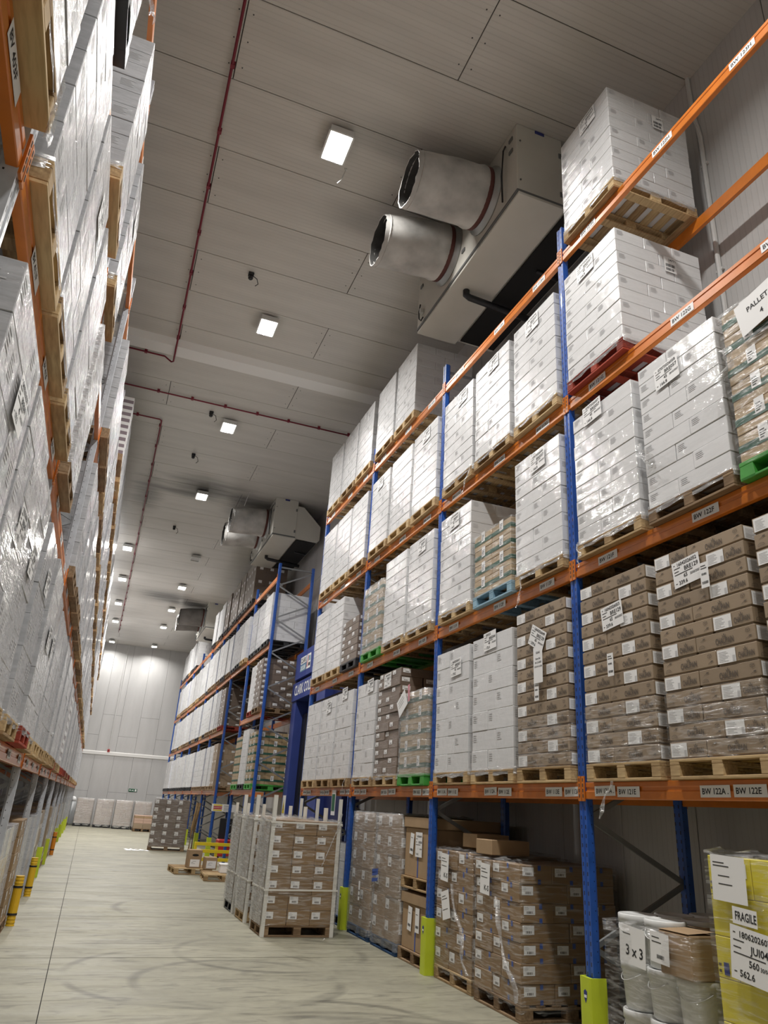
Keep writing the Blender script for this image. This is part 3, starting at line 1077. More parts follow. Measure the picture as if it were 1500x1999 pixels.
def leaf(b, o, u, v, n, x, y, mi):
    """Small three-petal crown mark."""
    for dx, hh, w in ((-0.014, 0.014, 0.008), (0, 0.024, 0.010), (0.014, 0.014, 0.008)):
        o_, u_, v_, n_ = Vector(o), Vector(u), Vector(v), Vector(n)
        P = lambda a, c: o_ + u_ * (x + a) + v_ * (y + c) + n_ * 0.0016
        b.add([P(dx * 0.5, 0), P(dx + w * 0.5, hh * 0.5), P(dx * 1.25, hh), P(dx - w * 0.5, hh * 0.5)], [(0, 1, 2, 3)], mi)
    b.rect(o, u, v, n, x - 0.018, x + 0.018, y - 0.004, y, 0.0016, mi)


def loaf(b, o, u, v, n, x, y, mi):
    o, u, v, n = Vector(o), Vector(u), Vector(v), Vector(n)
    P = lambda a, c: o + u * (x + a) + v * (y + c) + n * 0.0016
    pts = [(-0.03, 0.0), (-0.026, 0.012), (-0.012, 0.02), (0.006, 0.022), (0.022, 0.016), (0.03, 0.004)]
    for (x0, y0), (x1, y1) in zip(pts, pts[1:] + pts[:1]):
        d = Vector((x1 - x0, y1 - y0))
        m = Vector((-d.y, d.x)).normalized() * 0.0022
        b.add([P(x0, y0), P(x1, y1), P(x1 + m.x, y1 + m.y), P(x0 + m.x, y0 + m.y)], [(0, 1, 2, 3)], mi)
    for q in (-0.012, 0.002, 0.015):
        b.add([P(q, 0.008), P(q + 0.002, 0.008), P(q + 0.008, 0.018), P(q + 0.006, 0.018)], [(0, 1, 2, 3)], mi)


def ear(b, o, u, v, n, x, y, mi):
    o, u, v, n = Vector(o), Vector(u), Vector(v), Vector(n)
    P = lambda a, c: o + u * (x + a) + v * (y + c) + n * 0.0016
    pts = [(-0.024, 0.0), (-0.008, 0.01), (0.006, 0.014), (0.022, 0.016)]
    for (x0, y0), (x1, y1) in zip(pts, pts[1:]):
        b.add([P(x0, y0), P(x1, y1), P(x1, y1 + 0.003), P(x0, y0 + 0.003)], [(0, 1, 2, 3)], mi)
    for q in (0.0, 0.008, 0.016):
        b.add([P(q, 0.016), P(q + 0.006, 0.018), P(q + 0.01, 0.026), P(q + 0.003, 0.024)], [(0, 1, 2, 3)], mi)


def crate_icon(b, o, u, v, n, x, y, mi):
    o, u, v, n = Vector(o), Vector(u), Vector(v), Vector(n)
    P = lambda a, c: o + u * (x + a) + v * (y + c) + n * 0.0016
    A, B, C, D, E_, F, G = (-0.018, 0.006), (0.0, 0.0), (0.018, 0.006), (0.018, 0.024), (0.0, 0.030), (-0.018, 0.024), (0.0, 0.018)
    for p, q in ((A, B), (B, C), (C, D), (D, E_), (E_, F), (F, A), (F, G), (G, D), (G, B)):
        d = Vector((q[0] - p[0], q[1] - p[1]))
        m = Vector((-d.y, d.x)).normalized() * 0.0011
        b.add([P(p[0] - m.x, p[1] - m.y), P(q[0] - m.x, q[1] - m.y), P(q[0] + m.x, q[1] + m.y), P(p[0] + m.x, p[1] + m.y)], [(0, 1, 2, 3)], mi)


def five(k, l=CL, w=CW):
    """Five cartons to a layer, mirrored layer by layer: (x, y, quarter turn)."""
    s = 1 if k % 2 == 0 else -1
    W = l + w
    return [(s * (-W / 2 + w / 2), -l / 2, 1), (s * (-W / 2 + w / 2), l / 2, 1), (s * (W / 2 - l / 2), -w, 0), (s * (W / 2 - l / 2), 0, 0), (s * (W / 2 - l / 2), w, 0)]


def grid(nx, ny, l, w):
    return [((i - (nx - 1) / 2) * l, (j - (ny - 1) / 2) * w, 0) for j in range(ny) for i in range(nx)]


# ------------------------------------------------------------------ pallets
PW, PD, PH = 0.95, 1.15, 0.144


def pallet_parts(style):
    """[(name, mesh, loc)] of a four-way pallet; boards and blocks are separate pieces."""
    mk = {'wood': 'wood', 'worn': 'wooddark', 'red': 'redwood', 'paleblue': 'bluewood', 'navy': 'navywood'}[style]
    key = ('pp', style)
    if key in MC:
        return MC[key]
    dk = MB().cbox(-PW / 2, PW / 2, -0.05, 0.05, 0, 0.02, 0.003).mesh('deck_board', mk)
    st = MB().cbox(-0.05, 0.05, -PD / 2, PD / 2, 0, 0.022, 0.003).mesh('stringer_board', mk)
    bl = MB().cbox(-0.05, 0.05, -0.07, 0.07, 0, 0.08, 0.004).mesh('block', mk)
    bx = MB().cbox(-PW / 2, PW / 2, -0.05, 0.05, 0, 0.022, 0.003).mesh('base_board', mk)
    by = MB().cbox(-0.05, 0.05, -PD / 2 + 0.1, PD / 2 - 0.1, 0, 0.022, 0.003).mesh('base_board', mk)
    out = []
    for k in range(7):
        out.append(('deck_board', dk, (0, -PD / 2 + 0.05 + k * (PD - 0.1) / 6, 0.124)))
    for x in (-PW / 2 + 0.05, 0, PW / 2 - 0.05):
        out.append(('stringer_board', st, (x, 0, 0.102)))
        for y in (-PD / 2 + 0.07, 0, PD / 2 - 0.07):
            out.append(('block', bl, (x, y, 0.022)))
        out.append(('base_board', by, (x, 0, 0)))
    for y in (-PD / 2 + 0.05, PD / 2 - 0.05):
        out.append(('base_board', bx, (0, y, 0)))
    MC[key] = out
    return out


def pallet_mesh(style):
    """The same pallet as one mesh (far ones), or a moulded plastic pallet."""
    key = ('pm', style)
    if key in MC:
        return MC[key]
    b = MB()
    if style in ('green', 'black'):
        b.cbox(-PW / 2, PW / 2, -PD / 2, PD / 2, 0.112, 0.15, 0.006)
        for x, w in ((-PW / 2 + 0.07, 0.14), (0, 0.13), (PW / 2 - 0.07, 0.14)):
            for y in (-PD / 2 + 0.075, 0, PD / 2 - 0.075):
                b.prism([(x - w / 2, 0.02), (x + w / 2, 0.02), (x + w * 0.42, 0.112), (x - w * 0.42, 0.112)], 'Y', y - 0.075, y + 0.075)
            b.cbox(x - w / 2, x + w / 2, -PD / 2, PD / 2, 0, 0.022, 0.004)
        for y in (-PD / 2 + 0.06, PD / 2 - 0.06):
            b.cbox(-PW / 2 + 0.01, PW / 2 - 0.01, y - 0.06, y + 0.058, 0.001, 0.021, 0.004)
        MC[key] = b.mesh('plastic_pallet', style)
    else:
        mk = {'wood': 'wood', 'worn': 'wooddark', 'red': 'redwood', 'paleblue': 'bluewood', 'navy': 'navywood'}[style]
        for k in range(7):
            y = -PD / 2 + 0.05 + k * (PD - 0.1) / 6
            b.box(-PW / 2, PW / 2, y - 0.05, y + 0.05, 0.124, 0.144)
        for x in (-PW / 2 + 0.05, 0, PW / 2 - 0.05):
            b.box(x - 0.05, x + 0.05, -PD / 2, PD / 2, 0.102, 0.124)
            for y in (-PD / 2 + 0.07, 0, PD / 2 - 0.07):
                b.box(x - 0.05, x + 0.05, y - 0.07, y + 0.07, 0.022, 0.102)
            b.box(x - 0.05, x + 0.05, -PD / 2 + 0.1, PD / 2 - 0.1, 0, 0.022)
        for y in (-PD / 2 + 0.05, PD / 2 - 0.05):
            b.box(-PW / 2, PW / 2, y - 0.05, y + 0.05, 0, 0.022)
        MC[key] = b.mesh('wooden_pallet', mk)
    return MC[key]


def put_pallet(parent, style, fine, z=0.0):
    if style in ('green', 'black'):
        return ob('plastic_pallet', pallet_mesh(style), parent, (0, 0, z))
    if not fine:
        return ob('wooden_pallet', pallet_mesh(style), parent, (0, 0, z))
    p = ob('wooden_pallet', None, parent, (0, 0, z))
    for n, me, loc in pallet_parts(style):
        ob(n, me, p, loc)
    return p


# ------------------------------------------------------------------ film, labels
def film_ring(l, w, z0, z1, amp=0.008, seed=0, rows=3, mk='film', top=False, sag=0.03):
    """Film wound round a load: a crumpled sleeve standing just off the goods."""
    key = ('ring', l, w, z0, z1, amp, seed, rows, mk, top, sag)
    if key in MC:
        return MC[key]
    rr = random.Random(seed)
    per = []
    nx, ny = max(4, int(l / 0.06)), max(4, int(w / 0.06))
    for i in range(nx):
        per.append((-l / 2 + l * i / nx, -w / 2, 0, -1))
    for i in range(ny):
        per.append((l / 2, -w / 2 + w * i / ny, 1, 0))
    for i in range(nx):
        per.append((l / 2 - l * i / nx, w / 2, 0, 1))
    for i in range(ny):
        per.append((-l / 2, w / 2 - w * i / ny, -1, 0))
    b = MB()
    n = len(per)
    vs, fs = [], []
    for r in range(rows + 1):
        t = r / rows
        for i, (x, y, ax, ay) in enumerate(per):
            q = noise.noise(Vector((x * 5 + seed * 3.1, y * 5, t * 4)))
            d = 0.004 + amp * (0.5 + q)
            z = z0 + (z1 - z0) * t
            if r == 0:
                z += sag * noise.noise(Vector((x * 7, y * 7 + seed, 3.3)))
            if r == rows and not top:
                z += sag * 0.6 * noise.noise(Vector((x * 9, y * 9 + seed, 8.3)))
            vs.append((x + ax * d, y + ay * d, z))
    for r in range(rows):
        for i in range(n):
            j = (i + 1) % n
            fs.append((r * n + i, r * n + j, (r + 1) * n + j, (r + 1) * n + i))
    if top:
        base = len(vs)
        for i, (x, y, ax, ay) in enumerate(per):
            q = noise.noise(Vector((x * 11 + seed, y * 11, 5)))
            vs.append((x * 0.86, y * 0.86, z1 + 0.012 + 0.03 * max(q, -0.3)))
        for i in range(n):
            j = (i + 1) % n
            fs.append((rows * n + i, rows * n + j, base + j, base + i))
    b.add(vs, fs)
    MC[key] = b.mesh('stretch_wrap', mk, True)
    return MC[key]


def film_tail(L=0.5, w=0.05, seed=0, lean=(0.0, 0.0), mk='filmthick'):
    """Loose twisted end of film hanging down from local origin."""
    key = ('tail', L, w, seed, lean, mk)
    if key in MC:
        return MC[key]
    rr = random.Random(seed)
    b = MB()
    n = 14
    vs = []
    for i in range(n + 1):
        t = i / n
        cx = lean[0] * t + 0.03 * noise.noise(Vector((t * 3, seed, 0)))
        cy = lean[1] * t + 0.05 * noise.noise(Vector((t * 3, seed, 7)))
        a = seed + t * 5.0
        ww = w * (0.5 + 0.8 * abs(noise.noise(Vector((t * 6, seed, 3)))) + 0.25 * t)
        for k in (-1, -0.33, 0.33, 1):
            vs.append((cx + math.cos(a + k * 0.7) * ww * k * 0.5, cy + math.sin(a + k * 0.7) * ww * k, -L * t + 0.015 * noise.noise(Vector((t * 8, k, seed)))))
    fs = [(i * 4 + k, i * 4 + k + 1, (i + 1) * 4 + k + 1, (i + 1) * 4 + k) for i in range(n) for k in range(3)]
    b.add(vs, fs)
    MC[key] = b.mesh('film_tail', mk, True)
    return MC[key]


def sheet(lines, w=0.30, h=0.215, mats=('paper', 'ink'), fold=0.004):
    """Printed sheet facing local -y; origin at its lower left corner. lines: (text, x, y, height)."""
    key = ('sheet', tuple(lines), w, h, mats)
    if key in MC:
        return MC[key]
    b = MB()
    n = 6
    o, u, v, nn = (0, 0, 0), (1, 0, 0), (0, 0, 1), (0, -1, 0)
    for i in range(n):
        b.rect(o, u, v, nn, w * i / n, w * (i + 1) / n, 0, h, 0.004)
    for (t, x, y, hh) in lines:
        if t == '|':
            barcode(b, o, u, v, nn, x, y, hh * 3, hh, 1, random.Random(5), 0.0052)
        elif t == '-':
            b.rect(o, u, v, nn, x, x + hh, y, y + 0.006, 0.0052, 1)
        else:
            b.text(t, o, u, v, nn, x, y, hh, 0.0052, 1, wmax=w - x - 0.006)
    MC[key] = b.mesh('label_sheet', list(mats))
    return MC[key]


def pallet_sheet(code, ref, qty, date, wt, w=0.30, h=0.215):
    a, b = w / 0.30, h / 0.215
    L = (('-', 0.02, 0.185, 0.015), (code, 0.055, 0.172, 0.028), ('-', 0.02, 0.155, 0.07), ('-', 0.02, 0.128, 0.05), (ref, 0.13, 0.120, 0.034), ('-', 0.02, 0.104, 0.20),
         (qty, 0.115, 0.066, 0.030), (date, 0.185, 0.066, 0.018), ('-', 0.02, 0.03, 0.018), (wt, 0.055, 0.018, 0.030))
    return sheet(tuple((t, x * a, y * b, hh * (a if t == '-' else min(a, b))) for t, x, y, hh in L), w, h)


# ------------------------------------------------------------------ loads
def load_stack(t, kind, layers, h, pattern, l=CL, w=CW, fine=True, z0=PH, jit=0.003, seed=0, skip=None):
    """Cartons of a load as separate pieces (fine) or as one joined part (far loads)."""
    rr = random.Random(seed)
    if fine:
        me = carton(kind, l, w, h)
        for k in range(layers):
            for q, (x, y, turn) in enumerate(pattern(k)):
                if skip and skip(k, q):
                    continue
                ob('carton', me, t, (x + rr.uniform(-jit, jit), y + rr.uniform(-jit, jit), z0 + k * h), rz=(math.pi / 2 if turn else 0) + (math.pi if turn and x > 0 else 0) + rr.uniform(-0.004, 0.004))
    else:
        key = ('stack', kind, layers, h, l, w, seed % 4)
        if key not in MC:
            b = MB()
            mk = {'white': 'white', 'white2': 'white2', 'band': 'kraftg', 'brown': 'kraft', 'dark': 'kraftd', 'purple': 'purple', 'silver': 'silver', 'bread': 'kraft'}[kind]
            g = 0.003
            for k in range(layers):
                for (x, y, turn) in pattern(k):
                    a, c = (w, l) if turn else (l, w)
                    dx, dy = rr.uniform(-jit, jit), rr.uniform(-jit, jit)
                    b.box(x - a / 2 + g + dx, x + a / 2 - g + dx, y - c / 2 + g + dy, y + c / 2 - g + dy, k * h, (k + 1) * h - 0.003)
                    if kind == 'band':
                        b.box(x - a / 2 + dx, x + a / 2 + dx, y - c / 2 + dy, y + c / 2 + dy, (k + 0.36) * h, (k + 0.6) * h, 1)
                    if kind == 'purple':
                        b.box(x - a / 2 - 0.001 + dx, x + a / 2 + 0.001 + dx, y - c / 2 - 0.001 + dy, y + c / 2 + 0.001 + dy, (k + 0.5) * h, (k + 0.97) * h, 1)
                    if kind in ('brown', 'dark') and k % 2 == 0:
                        b.box(x + a / 2 - 0.001 + dx, x + a / 2 + 0.001 + dx, y - 0.06, y + 0.06, (k + 0.4) * h, (k + 0.8) * h, 1)
                        b.box(x - 0.06, x + 0.06, y - c / 2 - 0.001 + dy, y - c / 2 + 0.001 + dy, (k + 0.4) * h, (k + 0.8) * h, 1)
            MC[key] = b.mesh('cartons', [mk, 'gband' if kind == 'band' else 'paper'])
        ob('cartons', MC[key], t, (0, 0, z0), kind='stuff')


SHEETN = [0]


def load(spec, X, Y, Z, face, label, group, fine=2, seed=0, code=None):
    """One wrapped pallet load. fine 2: every carton and board; 1: cartons only; 0: joined cartons.
    face 'R': front looks to -X; 'L': to +X; 'N': to -Y."""
    kind, layers, h, pal = spec[:4]
    opt = spec[4] if len(spec) > 4 else {}
    rz = {'R': -math.pi / 2, 'L': math.pi / 2, 'N': 0.0}[face] + opt.get('turn', 0.0)
    t = thing('pallet_load', label, 'pallet load', (X, Y, Z), rz, group)
    put_pallet(t, pal, fine >= 2)
    z0 = 0.15 if pal in ('green', 'black') else PH
    if kind == 'band':
        l, w, pat = 0.46, 0.375, (lambda k: grid(2, 3, 0.46, 0.375))
    elif kind == 'silver':
        l, w, pat = 0.46, 0.56, (lambda k: grid(2, 2, 0.46, 0.56))
    else:
        l, w, pat = CL, CW, five
    load_stack(t, kind, layers, h, pat, l, w, fine >= 1, z0, opt.get('jit', 0.003), seed)
    H = layers * h
    if fine >= 1:
        s = seed % 3
        if opt.get('shell'):
            ob('stretch_wrap', film_ring(CL + CW + 0.01, 3 * CW + 0.01, -0.03, H + 0.01, opt.get('amp', 0.012), s, 8, opt.get('film', 'film'), True), t, (0, 0, z0))
        elif fine >= 2 and kind != 'bread':
            ob('stretch_wrap', film_ring(CL + CW + 0.004, 3 * CW + 0.004, -0.055, 0.03, 0.008, s, 3, 'filmthick'), t, (0, 0, z0))
        elif fine >= 2:
            ob('stretch_wrap', film_ring(CL + CW + 0.004, 3 * CW + 0.004, -0.012, 4 * h, 0.006, s, 5, 'film'), t, (0, 0, z0))
        if code:
            ob('label_sheet', pallet_sheet(*code), t, (opt.get('lx', -0.30), -3 * CW / 2 - 0.007, z0 + H * opt.get('lz', 0.84) - (0.06 if kind == 'white' and opt.get('lz', 0.84) < 0.875 else 0.0)), rot=(0, opt.get('lr', -0.05), 0))
    return t


SLOTN = {0: 'far', 1: 'middle', 2: 'near'}
BAYN = ['first', 'second', 'third', 'fourth', 'fifth', 'sixth', 'seventh', 'eighth', 'ninth', 'tenth', 'eleventh', 'twelfth', 'thirteenth', 'fourteenth', 'fifteenth']
W9 = ('white', 9, 0.157, 'wood')
W9d = ('white', 9, 0.157, 'worn')
W9r = ('white', 9, 0.157, 'red')
W7 = ('white', 7, 0.216, 'wood')
B13 = ('bread', 13, 0.1240, 'wood')
G5 = ('band', 6, 0.235, 'green', {'shell': True, 'amp': 0.03})

XF = 3.49 * S                      # front face of the goods on the right
XCR = XF + 3 * CW / 2
rackA = 'near right rack'
DESC = {'white': 'white film-wrapped carton load', 'bread': 'brown bread-carton load', 'band': 'green-banded brown carton load', 'brown': 'brown carton load', 'dark': 'dark brown wrapped load', 'purple': 'mauve and white striped load', 'white2': 'white glossy wrapped carton load', 'silver': 'silver-wrapped load'}
# bay, level, slot(0 far..2 near): (spec, y0, y1 in survey units, code)
nearA = {
    (0, 0, 0): (B13, 4.10, 4.88, ('16042026053', 'BRE129', '65', '28/03/2027', '339.6'), dict(lx=-0.13, lz=0.70, lr=-0.10)),
    (0, 0, 1): (B13, 3.13, 3.93, ('16042026052', 'BRE129', '65', '25/03/2027', '339.6'), dict(lx=-0.24, lz=0.80, lr=-0.08)),
    (0, 0, 2): (B13, 2.27, 3.03, None, {}),
    (1, 0, 0): (W7, 6.87, 7.62, ('06052026011', 'BRE057', '45', '20/02/2027', '170.2'), dict(lx=-0.02, lz=0.80)),
    (1, 0, 1): (W7, 5.93, 6.75, ('500525', 'BRE044', '40', '11/02/2027', '172.4'), dict(lx=-0.17, lz=0.88)),
    (1, 0, 2): (('bread', 13, 0.1240, 'wood'), 5.09, 5.86, ('16042026049', 'BRE129', '65', '28/03/2027', '339.6'), dict(lx=-0.22, lz=0.78, lr=0.5)),
    (2, 0, 0): (W7, 9.73, 10.46, ('07052026020', 'BRE057', '45', '20/02/2027', '166.8'), dict(lx=0.05, lz=0.88)),
    (2, 0, 1): (('dark', 12, 0.130, 'wood'), 8.80, 9.60, ('16042026033', 'BRE131', '60', '28/03/2027', '301.2'), dict(lx=-0.2, lz=0.84, jit=0.012)),
    (2, 0, 2): (('band', 5, 0.222, 'green', {'shell': True, 'amp': 0.025, 'film': 'filmmid'}), 7.90, 8.72, None, {}),
    (3, 0, 0): (W7, 12.50, 13.23, None, {}),
    (3, 0, 1): (W7, 11.58, 12.38, ('06052026007', 'BRE057', '45', '20/02/2027', '170.2'), dict(lx=-0.1, lz=0.84)),
    (3, 0, 2): (W7, 10.70, 11.45, ('06052026009', 'BRE057', '45', '20/02/2027', '170.2'), dict(lx=-0.15, lz=0.90)),
    (0, 1, 0): (W9, 4.05, 4.85, ('07072026057', 'BRE057', '45', '28/02/2027', '166.8'), dict(lx=-0.27, lz=0.88)),
    (0, 1, 1): (W9d, 3.16, 3.96, ('07072026058', 'BRE057', '45', '28/02/2027', '166.8'), dict(lx=-0.24, lz=0.80)),
    (0, 1, 2): (('band', 6, 0.222, 'green', {'shell': True, 'amp': 0.025}), 2.27, 3.06, None, {}),
    (1, 1, 0): (W9, 6.86, 7.62, ('07072026044', 'BRE057', '45', '28/02/2027', '166.8'), dict(lx=-0.17, lz=0.86)),
    (1, 1, 1): (('band', 4, 0.20, 'paleblue', {'shell': True, 'amp': 0.02}), 5.95, 6.72, None, {}),
    (1, 1, 2): (W9, 5.08, 5.86, ('07072026049', 'BRE057', '45', '28/02/2027', '166.8'), dict(lx=-0.10, lz=0.85)),
    (2, 1, 0): (('band', 5, 0.235, 'green', {'shell': True, 'amp': 0.025, 'film': 'filmmid'}), 9.70, 10.46, None, {}),
    (2, 1, 1): (W9, 8.70, 9.50, None, {}),
    (2, 1, 2): (W9, 7.86, 8.63, ('07072026036', 'BRE057', '45', '28/02/2027', '166.8'), dict(lx=-0.10, lz=0.85)),
    (3, 1, 0): (W9, 12.42, 13.20, None, {}),
    (3, 1, 1): (W9, 11.50, 12.27, None, {}),
    (3, 1, 2): (('dark', 6, 0.135, 'black'), 10.68, 11.40, None, {}),
    (0, 2, 0): (W9r, 4.15, 4.90, ('07072026061', 'BRE057', '45', '28/02/2027', '166.8'), dict(lx=-0.20, lz=0.86)),
    (1, 2, 0): (W9, 6.88, 7.68, ('07072026039', 'BRE057', '45', '28/02/2027', '166.8'), dict(lx=0.0, lz=0.86)),
    (1, 2, 1): (W9, 6.01, 6.80, ('07072026041', 'BRE057', '45', '28/02/2027', '166.8'), dict(lx=-0.1, lz=0.87)),
    (1, 2, 2): (W9, 5.08, 5.86, ('07072026042', 'BRE057', '45', '28/02/2027', '166.8'), dict(lx=-0.16, lz=0.86)),
    (2, 2, 0): (W9, 9.60, 10.40, ('07072026031', 'BRE057', '45', '28/02/2027', '166.8'), dict(lx=-0.16, lz=0.86)),
    (2, 2, 1): (W9, 8.76, 9.54, None, {}),
    (2, 2, 2): (W9, 7.85, 8.65, ('07072026034', 'BRE057', '45', '28/02/2027', '166.8'), dict(lx=-0.1, lz=0.86)),
    (3, 2, 0): (W9, 12.42, 13.18, None, {}),
    (3, 2, 1): (W9, 11.50, 12.32, None, {}),
    (3, 2, 2): (W9, 10.62, 11.38, None, {}),
    (0, 3, 0): (W9, 4.08, 4.85, ('07072026066', 'BRE057', '45', '28/02/2027', '166.8'), dict(lx=-0.05, lz=0.86)),
    (2, 3, 0): (W9, 9.62, 10.42, None, {}),
    (2, 3, 1): (W9, 8.72, 9.50, None, {}),
    (3, 3, 0): (W9, 12.40, 13.18, None, {}),
    (3, 3, 1): (W9, 11.48, 12.26, None, {}),
    (3, 3, 2): (W9, 10.60, 11.36, None, {}),
}
for n, ((bay, lv, sl), (spec, y0, y1, code, opt)) in enumerate(nearA.items()):
    o = dict(spec[4]) if len(spec) > 4 else {}
    o.update(opt)
    code_t = f'BW {12 - bay:02d}{sl + 1}{"EFGH"[lv]}'
    lab = f'{DESC[spec[0]]} on {LEV[lv]}, {SLOTN[sl]} slot, {BAYN[bay]} bay of {rackA}'
    ylo = U0 + PITCH * (bay - 1)
    lo, hi = {2: (0.59 if spec[0] == 'band' else 0.56, 0.66), 1: (1.60, 1.75), 0: (2.65, 2.72)}[sl]
    yc = min(max((y0 + y1) / 2 * S, ylo + lo), ylo + hi)
    load(spec[:4] + (o,), XCR, yc, ZB[lv] + 0.0005, 'R', lab, 'pallet loads in the near right rack', 2 if bay < 2 else (2 if bay == 2 and lv < 2 else 1), n, code)

# far right rack ------------------------------------------------------------
rackB = 'far right rack'
rr = random.Random(21)
n = 100
for bay in range(8):
    for lv in range(4):
        for sl in range(3):                     # 0 far .. 2 near
            if bay == 1 and lv < 2:
                continue
            if bay == 0 and lv == 3:
                continue
            if bay == 0 and lv == 1 and sl == 0:
                continue
            if bay == 7 and sl == 0 and lv in (1, 2, 3):
                continue
            if lv == 3 and (bay == 4 or (bay == 5 and sl > 0)):
                continue
            spec = ('white', 9, 0.157, rr.choice(['wood', 'worn', 'worn', 'black']))
            if lv == 0:
                spec = ('white', 7, 0.205, 'black' if bay > 3 else 'worn')
            if lv == 3 and bay in (1, 2):
                spec = ('dark', 6, 0.245, 'black')
            if lv == 2 and bay in (0, 1) and sl < 2:
                spec = ('white2', 8, 0.175, 'black')
            if lv == 2 and bay == 0 and sl == 2:
                spec = ('white', 7, 0.205, 'black')
            if bay == 0 and lv == 0:
                spec = ('band', 6, 0.23, 'green') if sl != 1 else ('white', 8, 0.19, 'black')
            if bay == 0 and lv == 1:
                spec = ('dark', 9, 0.155, 'worn') if sl == 2 else ('white', 8, 0.172, 'red')
            if bay == 2 and lv == 1:
                spec = (('dark', 13, 0.105, 'red'), ('white2', 9, 0.157, 'worn'), ('white', 9, 0.157, 'worn'))[2 - sl]
            if bay == 2 and lv == 0 and sl == 2:
                spec = ('brown', 8, 0.18, 'worn')
            yc = YV + PITCH * bay + {2: 0.63, 1: 1.65, 0: 2.67}[sl]
            if lv == 3 and bay == 1:
                yc = YV + PITCH * bay + {2: 0.78, 1: 1.755, 0: 2.73}[sl]
            lab = f'{DESC[spec[0]]} on {LEV[lv]}, {SLOTN[sl]} slot, {BAYN[bay]} bay of {rackB}'
            fine = 1 if bay == 0 and sl == 2 else 0
            load(spec, XCR + rr.uniform(-0.03, 0.03), yc + (0 if (lv == 3 and bay == 1) else rr.uniform(-0.03, 0.03)), ZB[lv] + 0.0005, 'R', lab, 'pallet loads in the far right rack', fine, n)
            n += 1

# left rack -----------------------------------------------------------------
XFL_ = -0.545 * S
XCL = XFL_ - 3 * CW / 2
rackC = 'grey left rack'
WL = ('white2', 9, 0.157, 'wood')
for bay in range(0, 15):                        # bay 0 starts two pitches before the first visible upright
    y0 = U0 + PITCH * (bay - 2)
    for lv in range(4):
        for sl in range(3):                     # 0 near .. 2 far
            if bay == 0 and not (lv == 1 and sl == 2):
                continue
            if lv == 3 and (bay < 4 or (bay == 4 and sl < 2)):
                continue
            if lv == 2 and bay == 1 and sl == 1:
                continue
            if bay == 2 and lv == 1 and sl > 0:
                continue
            if bay == 2 and lv == 2 and sl > 0:
                continue
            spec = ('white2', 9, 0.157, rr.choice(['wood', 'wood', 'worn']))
            if lv == 0:
                spec = ('white2', 6, 0.25, rr.choice(['wood', 'red', 'wood']))
            if bay == 2 and lv == 1 and sl == 0:
                spec = ('purple', 10, 0.135, 'worn', {'shell': True, 'film': 'filmsoft'})
            if lv == 3 and bay == 4:
                spec = ('purple', 9, 0.150, 'worn')
            if lv == 1 and bay in (0, 1):
                spec = ('white2', 6, 0.238, 'wood')
            if lv == 2 and bay == 1 and sl == 0:
                spec = ('white2', 9, 0.157, 'black')
            if bay == 3 and lv == 2 and sl == 1:
                spec = ('silver', 5, 0.27, 'worn')
            if bay == 5 and lv == 0 and sl == 1:
                spec = ('purple', 8, 0.17, 'wood')
            yc = y0 + {0: 0.63, 1: 1.66, 2: 2.69}[sl] + rr.uniform(-0.02, 0.02)
            if bay == 1 and lv == 2 and sl == 2:
                yc = 5.20
            nm = {0: 'near', 1: 'middle', 2: 'far'}[sl]
            lab = f'{DESC[spec[0]]} on {LEV[lv]}, {nm} slot, {BAYN[bay]} bay of {rackC}'
            fine = 2 if bay <= 2 else (1 if bay == 3 else 0)
            cd = ('0%d052026%03d' % (1 + n % 8, 100 + n), 'BRE0%d' % (40 + n % 30), '45', '20/02/2027', '170.2') if fine == 2 and (n % 2 or lv == 0) else None
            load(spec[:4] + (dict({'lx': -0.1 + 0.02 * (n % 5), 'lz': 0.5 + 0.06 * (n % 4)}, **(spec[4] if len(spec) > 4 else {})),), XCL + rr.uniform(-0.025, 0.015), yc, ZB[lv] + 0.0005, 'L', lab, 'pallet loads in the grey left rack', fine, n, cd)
            n += 1
    # floor level under the lowest beam
    if bay >= 3:
        for sl in range(3):
            if (bay, sl) in ((6, 1), (8, 0)):
                continue
            spec = (('silver', 4, 0.30, 'worn'), ('white2', 6, 0.20, 'worn'), ('brown', 6, 0.205, 'worn'))[(bay * 2 + sl) % 3]
            yc = y0 + {0: 0.63, 1: 1.66, 2: 2.69}[sl]
            nm = {0: 'near', 1: 'middle', 2: 'far'}[sl]
            load(spec, XCL - 0.10 + rr.uniform(-0.04, 0.03), yc, 0.0005, 'L', f'{DESC[spec[0]]} on the floor, {nm} slot, {BAYN[bay]} bay of {rackC}', 'pallet loads on the floor under the grey left rack', 1 if bay == 3 else 0, n)
            n += 1

# film tails hanging from loads on the racks (parts of the nearest load)
for o in [x for x in COL.objects if x.get('category') == 'pallet load']:
    pass


def tail_on(word, loc, **kw):
    """Hang a loose film end on the load whose label holds the given words."""
    t = next(x for x in COL.objects if x.get('category') == 'pallet load' and word in x['label'])
    m = film_tail(**kw)
    ob('film_tail', m, t, t.matrix_basis.inverted() @ Vector(loc), rz=-t.rotation_euler.z)


def base_of(word):
    return next(x for x in COL.objects if x.get('category') == 'pallet load' and word in x['label'])


